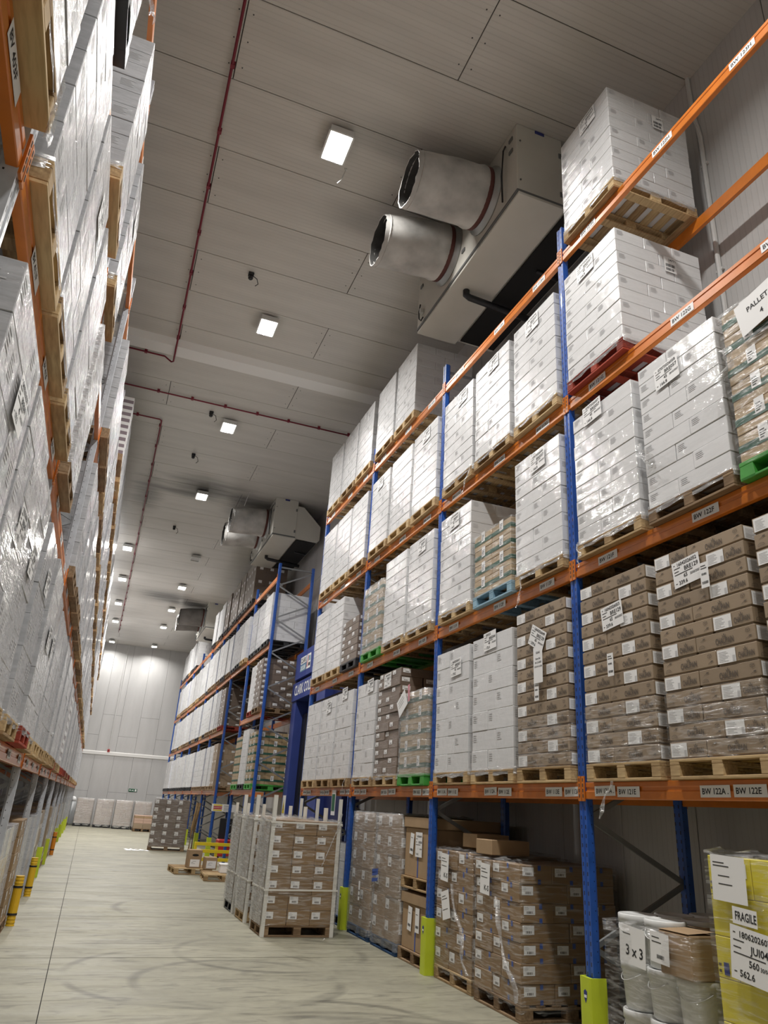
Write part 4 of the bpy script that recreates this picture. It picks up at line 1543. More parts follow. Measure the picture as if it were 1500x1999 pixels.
NR = 'bay of near right rack'
tail_on('third beam, far slot, second ' + NR, (XF - 0.03, 6.9 * S, ZB[2] + 0.16), L=0.42, w=0.035, seed=3, lean=(-0.04, 0.10))
tail_on('lowest beam, far slot, first ' + NR, (XF - 0.03, 4.58 * S, ZB[0] + 0.0), L=0.30, w=0.04, seed=5, lean=(-0.03, 0.16))
tail_on('second beam, near slot, second ' + NR, (XF - 0.03, 5.75 * S, ZB[1] + 0.10), L=0.34, w=0.03, seed=8, lean=(-0.03, 0.08))
tail_on('second beam, far slot, first ' + NR, (XF - 0.04, 4.86 * S, ZB[1] + 0.15), L=0.26, w=0.03, seed=9, lean=(-0.02, -0.06))
tail_on('second beam, middle slot, first ' + NR, (XF - 0.04, 3.99 * S, ZB[1] + 0.80), L=0.34, w=0.12, seed=12, lean=(-0.02, -0.10))
tail_on('second beam, near slot, first ' + NR, (XF - 0.04, 3.10 * S, ZB[1] + 1.15), L=0.30, w=0.12, seed=14, lean=(-0.03, 0.02))
tail_on('lowest beam, near slot, fourth ' + NR, (XF - 0.03, 10.72 * S, ZB[0] + 0.2), L=0.26, w=0.03, seed=16, lean=(-0.02, 0.1))
NL = 'bay of grey left rack'
tail_on('second beam, far slot, first ' + NL, (XFL_ + 0.02, U0 - PITCH - 0.35, ZB[1] + 0.30), L=0.45, w=0.05, seed=21, lean=(0.02, 0.10))
tail_on('third beam, near slot, second ' + NL, (XFL_ + 0.03, 3.50, ZB[2] + 0.45), L=0.22, w=0.06, seed=22, lean=(0.10, 0.02))
tail_on('third beam, near slot, third ' + NL, (XFL_ + 0.03, 5.15 * S, ZB[2] + 0.15), L=0.16, w=0.05, seed=23, lean=(0.08, 0.05))
tail_on('third beam, middle slot, fourth ' + NL, (XFL_ + 0.03, 9.4 * S, ZB[2] + 0.25), L=0.3, w=0.06, seed=24, lean=(0.14, 0.0))

# sheet with hand lettering on the near green-banded load
b5 = base_of('second beam, near slot, first ' + NR)
ob('label_sheet', sheet((('PALLET', 0.10, 0.17, 0.045), ('4', 0.20, 0.07, 0.045)), 0.42, 0.30), b5, (-0.24, -0.60, 0.15 + 0.98), rot=(0, -0.16, 0), label='white sheet lettered PALLET 4')
b6 = base_of('lowest beam, near slot, third ' + NR)
ob('label_sheet', sheet((('-', 0.05, 0.2, 0.2), ('-', 0.05, 0.16, 0.22), ('-', 0.05, 0.12, 0.18)), 0.34, 0.26), b6, (-0.40, -0.61, 0.15 + 0.78), rot=(0, -0.55, 0))
ob('pink_slip', sheet((), 0.07, 0.24, ('pinkp', 'ink')), b6, (-0.09, -0.615, 0.15 + 0.98), rot=(0, -0.1, 0), label='pink paper slip')
b7 = base_of('lowest beam, near slot, second ' + NR)
ob('label_sheet', sheet((('IGAG', 0.05, 0.30, 0.022), ('Date fab :', 0.04, 0.24, 0.018), ('09-12-2025', 0.03, 0.20, 0.018), ('DD-09-12-2026', 0.02, 0.16, 0.016)), 0.17, 0.37), b7, (-0.07, -0.60, 0.95), label='tall white label')
for word, x, z in (('lowest beam, middle slot, first ' + NR, 0.06, 1.36), ('lowest beam, far slot, first ' + NR, -0.07, 0.86), ('lowest beam, near slot, second ' + NR, -0.08, 0.78)):
    ob('label_sheet', sheet((('|', 0.015, 0.10, 0.016), ('|', 0.015, 0.03, 0.02), ('-', 0.01, 0.15, 0.06), ('-', 0.01, 0.17, 0.05)), 0.085, 0.20), base_of(word), (x, -0.59, z))
for word in ('third beam, far slot, first ' + NR, 'top beam, far slot, first ' + NR):
    ob('label_sheet', sheet((('24771', 0.06, 0.15, 0.03), ('|', 0.02, 0.07, 0.04), ('|', 0.02, 0.02, 0.035)), 0.16, 0.20), base_of(word), (0.482, 0.05, 1.18), rot=(0, 0, math.pi / 2))
tg = base_of('lowest beam, near slot, fourth ' + NR)


# ------------------------------------------------------------------ goods on the floor, right side
def floor_group(label, cat='pallet load', loc=(0, 0, 0), rz=0.0, group='pallet loads on the floor by the right rack'):
    return thing('pallet_load', label, cat, loc, rz, group)


XFB = 3.55 * S
# two brown stacks beside the second upright
for (yc, lab, seed, spec_h, side, xo) in (((5.95 + 6.87) / 2, 'brown carton stack with white barcode labels on the floor beside the nearest blue upright', 31, 7, True, 0.0),
                                         ((6.98 + 7.66) / 2, 'clear-wrapped narrow brown carton stack on the floor right of the second lime guard', 32, 6, False, 0.03)):
    t = floor_group(lab, loc=(XFB + 0.575 + xo, yc * S, 0.0005), rz=-math.pi / 2)
    put_pallet(t, 'worn' if side else 'wood', True)
    h = 0.172 if side else 0.205
    load_stack(t, 'tape', spec_h, h, five, fine=True, seed=seed, jit=0.009)
    H = spec_h * h
    ob('stretch_wrap', film_ring(CL + CW + 0.02, 3 * CW + 0.02, -0.06, H + 0.02, 0.022, seed, 10, 'film', True, 0.05), t, (0, 0, PH))
    ob('label_sheet', sheet((('-', 0.02, 0.24, 0.1), ('-', 0.02, 0.21, 0.14), ('-', 0.02, 0.16, 0.14), ('K-S', 0.09, 0.04, 0.05)), 0.21, 0.297), t, (-0.30, -0.60, PH + H - 0.33), rot=(0, 0.05, 0))
    if not side:
        ob('label_sheet', sheet((('-', 0.02, 0.24, 0.1), ('-', 0.02, 0.21, 0.14), ('-', 0.02, 0.10, 0.14)), 0.21, 0.297), t, (-0.18, -0.61, PH + H - 0.75), rot=(0, -0.25, 0))
    ob('film_tail', film_tail(L=0.85, w=0.05, seed=seed + 1, lean=(0.42, -0.02), mk='filmthick'), t, (0.02, -0.60, PH + H * 0.72))
for x, y, w in ((0.0, 0.02, 0.5), (0.35, 0.25, 0.45)):
    t = thing('carton', 'loose tan carton with its lid up on the wrapped brown stack' if x else 'loose tan carton lying on top of the labelled brown stack', 'box', (XFB + 0.25 + 0.3 * x, ((5.95 + 6.87) / 2 + (0.25 if not x else 0.75)) * S, 0.0005 + PH + 7 * 0.172 + 0.05 * 0 + (0.048 if not x else 0.085)), 0.08, 'loose tan cartons', me=carton('plain', w, 0.32, 0.15))
# two stacks on navy pallets
for yc, lab, seed in ((10.04, 'film-wrapped tall brown stack on a navy pallet beside the third lime guard', 51), (9.13, 'film-wrapped tall brown stack with a blue patch on a navy pallet', 52)):
    t = floor_group(lab, loc=(XFB + 0.575, yc * S, 0.0005), rz=-math.pi / 2)
    put_pallet(t, 'navy', True)
    load_stack(t, 'brown', 6, 0.265, lambda k: grid(2, 3, 0.46, 0.375), 0.46, 0.375, fine=True, seed=seed, jit=0.008)
    ob('stretch_wrap', film_ring(0.94, 1.145, -0.09, 1.60, 0.02, seed, 12, 'filmmid', True, 0.03), t, (0, 0, PH))
    if seed == 52:
        m = MB()
        for k, z in enumerate((0.80, 0.88, 0.92)):
            m.add([(-0.47, -0.606, z), (-0.24, -0.606, z + 0.03), (-0.22, -0.606, z + 0.075), (-0.47, -0.606, z + 0.05)], [(0, 1, 2, 3)])
        ob('blue_tape', m.mesh('blue_tape', 'btape'), t, label='torn blue tape')
    else:
        ob('label_strip', sheet((('|', 0.01, 0.05, 0.02), ('|', 0.01, 0.12, 0.02)), 0.07, 0.26), t, (0.05, -0.607, 0.50), label='white striped label')

# two lidded bulk cartons, one on the other
for k, (z0, lab) in enumerate(((0.0005, 'lower tall brown lidded carton on its pallet behind the second blue upright'), (0.84, 'upper tall brown lidded carton standing on another lidded carton'))):
    t = thing('bulk_carton', lab, 'box', (XFB + 0.60, 8.29 * S, z0), -math.pi / 2, 'lidded bulk cartons')
    put_pallet(t, 'worn' if k == 0 else 'wood', True)
    hb = 0.52 if k == 0 else 0.60
    ob('body', MB().cbox(-0.44, 0.44, -0.54, 0.54, 0, hb, 0.008).mesh('body', 'kraftbare'), t, (0, 0, PH))
    ob('lid', MB().cbox(-0.462, 0.462, -0.562, 0.562, 0, 0.13, 0.008).mesh('lid', 'kraftbare'), t, (0, 0, PH + hb + 0.002))
    ob('tape', MB().rect((-0.01, -0.54, 0), (1, 0, 0), (0, 0, 1), (0, -1, 0), 0, 0.035, 0, 0.30, 0.002).mesh('tape', 'btape'), t, (0, 0, PH), label='dark blue tape strip')
    if k:
        ob('label_sheet', pallet_sheet('13072026073', 'C09258', '1', '10/07/2027', '614.2', 0.22, 0.30), t, (-0.06, -0.55, PH + 0.25))
        ob('label_sheet', sheet((('-', 0.02, 0.2, 0.06), ('|', 0.02, 0.04, 0.03)), 0.12, 0.26), t, (-0.26, -0.55, PH + 0.28), rot=(0, 0.12, 0))
    else:
        ob('label_sheet', sheet((('-', 0.02, 0.2, 0.06), ('|', 0.02, 0.05, 0.03)), 0.13, 0.28), t, (-0.24, -0.55, PH + 0.22), rot=(0, 0.1, 0))
        ob('label_sheet', sheet((('-', 0.02, 0.2, 0.06), ('|', 0.02, 0.05, 0.03)), 0.13, 0.28), t, (0.02, -0.55, PH + 0.22))

# silver-wrapped load behind the corner-post stacks
t = floor_group('silver film-wrapped load between the third lime guard and the corner-post stacks', loc=(XFB + 0.6, 11.25 * S, 0.0005), rz=-math.pi / 2)
put_pallet(t, 'navy', False)
load_stack(t, 'silver', 4, 0.27, lambda k: grid(2, 2, 0.46, 0.56), 0.46, 0.56, fine=False, seed=3)

# pails
t = floor_group('film-wrapped stack of white pails with a brown carton, beside the nearest blue upright', loc=(XF + 0.60, 4.385 * S, 0.0005), rz=-math.pi / 2)
put_pallet(t, 'wood', True)
pm = MB()
pm.lathe([(0.118, 0.0), (0.128, 0.01), (0.148, 0.272), (0.152, 0.275), (0.152, 0.262), (0.156, 0.262), (0.156, 0.318), (0.150, 0.324), (0.140, 0.324), (0.136, 0.316)], 28)
pm.tube([(0.15 * math.cos(a), 0.155 * math.sin(a), 0.25 - 0.06 * math.sin((a - 3.6) / 2.2 * math.pi)) for a in (3.6 + 2.2 * i / 10 for i in range(11))], 0.004, 5)
pmesh = pm.mesh('pail', 'pail', True)
pr = random.Random(4)
for k in range(3):
    for i in range(3):
        for j in range(3):
            if k == 2 and i == 2 and j < 2:
                continue
            if k == 2 and i == 1 and j == 0:
                pass
            ob('pail', pmesh, t, ((i - 1) * 0.314, (j - 1) * 0.36 - 0.02, PH + k * 0.326), rz=pr.uniform(-0.4, 0.4))
ob('carton', MB().cbox(-0.16, 0.16, -0.27, 0.27, 0, 0.28, 0.01).mesh('carton', 'kraftbare'), t, (0.31, -0.31, PH + 2 * 0.326 + 0.002), label='brown flap-top carton among the pails')
fl = MB()
fl.add([(-0.16, -0.27, 0.283), (0.155, -0.27, 0.285), (0.15, -0.02, 0.30), (-0.15, -0.03, 0.293)], [(0, 1, 2, 3)])
fl.add([(-0.155, 0.27, 0.284), (-0.15, -0.01, 0.302), (0.15, 0.0, 0.296), (0.16, 0.27, 0.285)], [(0, 1, 2, 3)])
ob('flap', fl.mesh('flap', 'kraftbare'), t, (0.31, -0.31, PH + 2 * 0.326 + 0.004))
ob('label_sheet', sheet((('3 x 3', 0.07, 0.06, 0.07), ('-', 0.04, 0.2, 0.09)), 0.30, 0.26), t, (-0.28, -0.60, PH + 0.66), rot=(0, 0.06, 0))
ob('label_sheet', sheet((('-', 0.02, 0.16, 0.08), ('-', 0.02, 0.13, 0.1), ('|', 0.07, 0.03, 0.025)), 0.20, 0.20), t, (0.08, -0.60, PH + 0.72), rot=(0, 0.05, 0))
ob('stretch_wrap', film_ring(0.97, 1.16, -0.08, 0.92, 0.03, 77, 10, 'film', True, 0.06), t, (0, 0, PH))

# yellow cartons
t = floor_group('film-wrapped yellow carton stack with a FRAGILE sheet at the bottom right', loc=(XF + 0.60, 3.39 * S, 0.0005), rz=-math.pi / 2)
put_pallet(t, 'wood', True)
for k in range(6):
    for (x, y, turn) in five(k + 1):
        ob('carton', carton('yellow', CL, CW, 0.245), t, (x, y, PH + k * 0.245), rz=math.pi / 2 if turn else 0)
ob('stretch_wrap', film_ring(0.96, 1.15, -0.06, 1.50, 0.018, 78, 12, 'film', True, 0.06), t, (0, 0, PH))
ob('label_sheet', sheet((('FRAGILE', 0.02, 0.025, 0.05),), 0.20, 0.10), t, (-0.24, -0.612, PH + 1.08), rot=(0, 0.06, 0))
ob('label_sheet', pallet_sheet('18062026072', 'JUI041', '560', '30/04/2028', '562.6', 0.38, 0.31), t, (-0.30, -0.612, PH + 0.765), rot=(0, 0.10, 0))
ob('label_sheet', sheet((('-', 0.02, 0.23, 0.10), ('-', 0.02, 0.21, 0.14), ('-', 0.06, 0.10, 0.12), ('-', 0.06, 0.15, 0.10)), 0.297, 0.28), t, (-0.40, -0.605, PH + 1.20), rot=(0, 0.03, 0))

# ------------------------------------------------------------------ stacks with white corner posts standing in the aisle
for k, (y0, lab, pst) in enumerate(((9.95, 'nearest brown carton stack with white corner posts standing in the aisle', 'worn'),
                                   (11.05, 'middle brown carton stack with white corner posts standing in the aisle', 'wood'),
                                   (11.98, 'rearmost brown carton stack with white corner posts, touching a black pallet', 'black'))):
    t = thing('pallet_load', lab, 'pallet load', (2.745 * S, y0 * S + 0.42, 0.0005), 0.0, 'corner-post stacks in the aisle')
    pw = 1.08
    put = put_pallet(t, pst, True)
    put.scale = (pw / PW, 0.80 / PD, 1)
    z0 = PH + 0.007 if pst == 'black' else PH
    load_stack(t, 'brown', 7, 0.202, lambda q: grid(3, 2, 0.352, 0.385), 0.352, 0.385, fine=True, seed=60 + k, jit=0.004, z0=z0)
    H = 7 * 0.202
    for x in (-0.535, 0.535):
        for y in (-0.395, 0.395):
            sx, sy = (1 if x > 0 else -1), (1 if y > 0 else -1)
            pz = 1.90 - (0.14 if y > 0 else 0) - z0 * 0
            m = MB()
            m.prism([(x, y), (x + sx * 0.012, y), (x + sx * 0.012, y + sy * 0.012), (x - sx * 0.045, y + sy * 0.012), (x - sx * 0.045, y), (x, y)][:5], 'Z', 0.0, pz)
            m.prism([(x, y), (x + sx * 0.012, y), (x + sx * 0.012, y - sy * 0.045), (x, y - sy * 0.045)], 'Z', 0.0, pz)
            ob('corner_post', m.mesh('corner_post', 'post'), t)
    ob('stretch_wrap', film_ring(1.10, 0.82, 0.02, H + 0.03, 0.014, 90 + k, 14, 'film', True, 0.05), t, (0, 0, z0))
    for sx in (-1, 1):
        sd = MB()
        vs = [(sx * (0.566 + 0.012 * noise.noise(Vector((i * 0.7, j * 0.5, k * 5 + sx)))), -0.41 + 0.82 * i / 8, (H + 0.02) * j / 16) for j in range(17) for i in range(9)]
        sd.add(vs, [(j * 9 + i, j * 9 + i + 1, (j + 1) * 9 + i + 1, (j + 1) * 9 + i) for j in range(16) for i in range(8)])
        ob('side_wrap', sd.mesh('side_wrap', 'filmsoft', True), t, (0, 0, z0), label='milky layers of film on the side')
    for z in (0.46, H - 0.04):
        s = MB()
        p = [(-0.565, -0.425), (0.565, -0.425), (0.565, 0.425), (-0.565, 0.425)]
        for a, b in zip(p, p[1:] + p[:1]):
            s.bar((a[0], a[1], z), (b[0], b[1], z + 0.015), 0.022, 0.006)
        ob('strapping', s.mesh('strapping', 'post'), t, (0, 0, z0))
    if k == 0:
        tp = MB()
        tp.bar((0.28, -0.432, 0.80), (0.50, -0.432, 1.35), 0.012, 0.004)
        tp.bar((0.50, -0.432, 1.35), (0.545, -0.40, 1.55), 0.03, 0.01)
        ob('loose_strap', tp.mesh('loose_strap', 'filmthick'), t, (0, 0, z0))

# ------------------------------------------------------------------ goods further down the aisle
t = thing('pallet_load', 'tall grey-brown wrapped carton stack standing in the aisle by the far right rack', 'pallet load', (2.60 * S, 25.2 * S + 0.5, 0.0005), -0.10)
p = put_pallet(t, 'worn', True)
p.scale = (1.29 / PW, 1.0 / PD, 1)
load_stack(t, 'dark', 6, 0.262, lambda q: grid(3, 2, 0.42, 0.49), 0.42, 0.49, fine=True, seed=70)
ob('stretch_wrap', film_ring(1.28, 0.99, -0.03, 1.60, 0.012, 70, 10, 'film', True, 0.05), t, (0, 0, PH))
for k in range(2):
    m = MB()
    m.tube([(0, 0, 0), (0.01, 0.0, 0.8), (0.10, 0.02, 1.66)], 0.045, 8)
    thing('timber_length', ('nearer' if k == 0 else 'farther') + ' pale timber length leaning beside the tall grey-brown stack', 'timber', ((3.22 + 0.13 * k) * S, (25.0 + 0.4 * k) * S, 0.0), 0, None, m.mesh('timber_length', 'wood'))
for k, (x, y) in enumerate(((2.43, 18.2), (2.93, 16.9))):
    t = thing('empty_pallet', ('pale wooden pallet carrying two cartons beside the yellow barrier', 'pale wooden pallet carrying a white box beside the yellow barrier')[k], 'pallet', (x * S, y * S, 0.0005), (0.05, -0.06)[k], 'wooden pallets on the aisle floor')
    for nme, me, loc in pallet_parts('wood'):
        ob(nme, me, t, loc)
for k, (x, y, w, d, h) in enumerate(((2.46, 17.98, 0.34, 0.36, 0.42), (2.78, 17.72, 0.30, 0.34, 0.28))):
    t = thing('carton', ('taller brown carton with an oval hand hole and white sheet on the aisle pallet', 'shorter brown carton with a white sheet on the aisle pallet')[k], 'box', (x * S, y * S, 0.146), 0.06, 'cartons on the aisle pallet')
    ob('body', MB().cbox(-w / 2, w / 2, -d / 2, d / 2, 0, h, 0.006).mesh('body', 'kraftbare'), t)
    ob('label_sheet', sheet((('-', 0.03, 0.10, 0.05), ('-', 0.03, 0.07, 0.10), ('-', 0.06, 0.12, 0.09)), 0.24, 0.17), t, (-0.12, -d / 2 - 0.001, 0.03))
    if k == 0:
        m = MB()
        m.add([(0.085 * math.cos(a), -d / 2 - 0.002, 0.30 + 0.028 * math.sin(a)) for a in (2 * math.pi * i / 14 for i in range(14))], [tuple(range(14))])
        ob('hand_hole', m.mesh('hand_hole', 'void'), t)
t = thing('white_box', 'low white polystyrene box on the aisle pallet', 'box', (3.06 * S, 16.95 * S, 0.146), -0.05)
ob('body', MB().cbox(-0.22, 0.22, -0.17, 0.17, 0, 0.17, 0.01).mesh('body', 'paper'), t)
ob('lid', MB().cbox(-0.23, 0.23, -0.18, 0.18, 0, 0.035, 0.01).mesh('lid', 'paper'), t, (0, 0, 0.171))
# yellow barrier
t = thing('rack_barrier', 'low yellow rail barrier at the foot of the far right rack', 'barrier', (3.30 * S, 20.3 * S, 0))
for x in (-0.62, 0.0, 0.62):
    ob('post', MB().cbox(x - 0.04, x + 0.04, -0.04, 0.04, 0, 0.62, 0.006).mesh('post', 'yellowp'), t)
for z in (0.12, 0.34, 0.53):
    ob('rail', MB().cbox(-0.62, 0.62, -0.055, -0.03, z, z + 0.09, 0.006).mesh('rail', 'yellowp'), t)
# sign board on the far rack
t = thing('notice_board', 'white notice with yellow and red stripes fixed to a far blue upright', 'sign', (XR + 0.38, YV + 2 * PITCH - 0.052, 1.42 * S), math.pi / 2)
ob('board', MB().cbox(-0.012, 0.0, -0.42, 0.42, -0.24, 0.0, 0.003).mesh('board', 'paper'), t)
m = MB()
for k, c in enumerate((0, 1, 1, 0)):
    m.rect((-0.012, 0.38, -0.24), (0, -1, 0), (0, 0, 1), (-1, 0, 0), 0.02, 0.32, 0.02 + k * 0.054, 0.06 + k * 0.054, 0.002, c)
rl = random.Random(3)
for k in range(5):
    m.rect((-0.012, 0.38, -0.24), (0, -1, 0), (0, 0, 1), (-1, 0, 0), 0.38, 0.38 + rl.uniform(0.2, 0.34), 0.03 + k * 0.04, 0.042 + k * 0.04, 0.002, 2)
ob('print', m.mesh('print', ['yellowp', 'redp', 'ink']), t)
# bulk carton and pallet truck inside the far rack
t = thing('bulk_carton', 'tall brown lidded carton at the foot of the far right rack', 'box', (XR + 0.45, YV + 0.75, 0.0005), -math.pi / 2)
put_pallet(t, 'worn', False)
ob('body', MB().cbox(-0.38, 0.38, -0.45, 0.45, 0, 0.72, 0.008).mesh('body', 'kraftbare'), t, (0, 0, PH))
ob('lid', MB().cbox(-0.40, 0.40, -0.47, 0.47, 0, 0.12, 0.008).mesh('lid', 'kraftbare'), t, (0, 0, PH + 0.722))
t = thing('pallet_truck', 'dark pallet truck with a red body parked under the far right rack', 'truck', (XR + 0.35, YV + PITCH * 1.6, 0))
ob('body', MB().cbox(-0.25, 0.25, -0.3, 0.3, 0.12, 0.62, 0.03).mesh('body', 'redp'), t)
ob('mast', MB().cbox(-0.2, 0.2, 0.2, 0.32, 0.1, 1.25, 0.02).mesh('mast', 'black'), t)
ob('handle', MB().tube([(0, -0.3, 0.4), (0, -0.55, 1.05), (0.15, -0.55, 1.15), (-0.15, -0.55, 1.15), (0, -0.55, 1.05)], 0.02, 6).mesh('handle', 'black'), t)
for x in (-0.18, 0.18):
    ob('fork', MB().cbox(x - 0.07, x + 0.07, 0.3, 1.2, 0.07, 0.13, 0.01).mesh('fork', 'black'), t)
    ob('wheel', MB().prism([(0.08 * math.cos(a), 0.08 + 0.08 * math.sin(a)) for a in (2 * math.pi * i / 14 for i in range(14))], 'X', x - 0.03, x + 0.03).mesh('wheel', 'black'), t)
# end-wall pallets
for k, (x0, x1, y, kind) in enumerate(((-0.37, 0.42, 40.7, 'b'), (0.55, 1.32, 40.2, 'b'), (1.42, 2.16, 39.6, 'b'), (2.28, 3.02, 39.4, 'c'))):
    names_ = ['leftmost', 'second from left', 'third from left', 'rightmost']
    t = thing('pallet_load', f'{names_[k]} pale wrapped carton stack against the far end wall', 'pallet load', ((x0 + x1) / 2 * S, y * S + 0.55, 0.0005), 0.0, 'stacks along the far end wall')
    put_pallet(t, 'black', False)
    load_stack(t, 'pale', 6, 0.22, lambda q: grid(3, 3, 0.305, 0.37), 0.305, 0.37, fine=True, seed=80 + k, z0=0.15)
    ob('stretch_wrap', film_ring(0.93, 1.12, -0.08, 1.345, 0.02, 80 + k, 10, 'filmmid', True, 0.04), t, (0, 0, 0.15))
t = thing('pallet_load', 'low stack of flat brown cartons and pink trays before the far end wall', 'pallet load', (2.66 * S, 38.3 * S, 0.0005))
p = put_pallet(t, 'worn', False)
for k, (h, mk) in enumerate(((0.26, 'kraft'), (0.13, 'tray'), (0.13, 'tray'), (0.10, 'kraftbare'), (0.05, 'tray'))):
    z = PH + sum((0.26, 0.13, 0.13, 0.10, 0.05)[:k])
    for x in (-0.235, 0.235):
        ob('tray', MB().cbox(x - 0.232, x + 0.232, -0.5, 0.5, 0, h - 0.004, 0.006).mesh('tray', mk), t, (0, 0, z))
t = thing('wrapped_roll', 'grey sheet-covered roll standing at the far left of the end wall', 'roll', (-0.70 * S + 0.15, 42.0 * S, 0))
ob('roll', MB().lathe([(0.30, 0.0), (0.33, 0.1), (0.30, 0.7), (0.22, 1.2), (0.05, 1.35)], 14).mesh('roll', 'silver', True), t)
ob('cap', MB().lathe([(0.14, 1.28), (0.20, 1.36), (0.12, 1.5), (0.03, 1.55)], 10).mesh('cap', 'paper', True), t)

# ------------------------------------------------------------------ upright guards
def guard(x, y, face, kind, label):
    t = thing('upright_guard', label, 'rack guard', (x, y, 0), 0 if face > 0 else math.pi, 'upright guards')
    H = 0.60
    m = MB()
    if kind == 'lime':
        p = [(-0.045, -0.075), (-0.05, -0.05), (-0.05, 0.05), (-0.045, 0.075), (0.10, 0.085), (0.10, 0.068), (-0.02, 0.062), (-0.02, -0.062), (0.10, -0.068), (0.10, -0.085)]
        m.prism(p[::-1], 'Z', 0.001, H)
        ob('shell', m.mesh('shell', 'lime'), t)
        b = MB()
        o, u, v, n = (-0.05, 0.0, 0.44), (0, -1, 0), (0, 0, 1), (-1, 0, 0)
        P = lambda a, c, l: (-0.05 - l, -a, 0.44 + c)
        b.add([P(-0.022, 0.06, 0.0012), P(0.0, 0.075, 0.0012), P(0.022, 0.06, 0.0012), P(0.022, 0.02, 0.0012), P(0.0, -0.025, 0.0012), P(-0.022, 0.02, 0.0012)], [(5, 4, 3, 2, 1, 0)], 0)
        b.add([P(-0.018, 0.035, 0.002), P(0.018, 0.035, 0.002), P(0.018, 0.015, 0.002), P(-0.018, 0.015, 0.002)], [(3, 2, 1, 0)], 1)
        ob('badge', b.mesh('badge', ['printb', 'paper']), t)
    else:
        mk = 'amber' if kind == 'amber' else 'orangeg'
        pr = []
        for k in range(9):
            pass
        prof = []
        n = 28
        H = 0.62
        for i in range(n + 1):
            z = H * i / n
            rib = 0.006 if (i < 6 or i > n - 7) and i % 2 else 0.0
            prof.append((0.06 - rib, z))
        m.lathe(prof, 16, (-0.064, 0, 0.001))
        ob('shell', m.mesh('shell', mk), t)
        for z in (0.13, 0.47):
            ob('strap', MB().lathe([(0.063, 0), (0.063, 0.028)], 16, (-0.064, 0, z)).mesh('strap', 'ink'), t)


for k, nm in enumerate(('nearest', 'second', 'third')):
    guard(XR, U0 + PITCH * k, 1, 'lime', f'{nm} lime plastic guard on a blue right-hand upright')
for k in range(3, 6):
    guard(XR, YV + PITCH * (k - 1), 1, 'lime', f'lime plastic guard on the {["third", "fourth", "fifth"][k - 3]} upright of the far right rack')
for k in range(0, 10):
    y = U0 + PITCH * (2 + k)
    kind = 'amber' if k < 2 else ('orange' if k == 4 else 'lime')
    colr = {'amber': 'ribbed amber post guard with black straps', 'orange': 'orange post guard', 'lime': 'lime plastic guard'}[kind]
    guard(XL, y, -1, kind, f'{colr} on the grey left rack, {BAYN[k]} guard along')

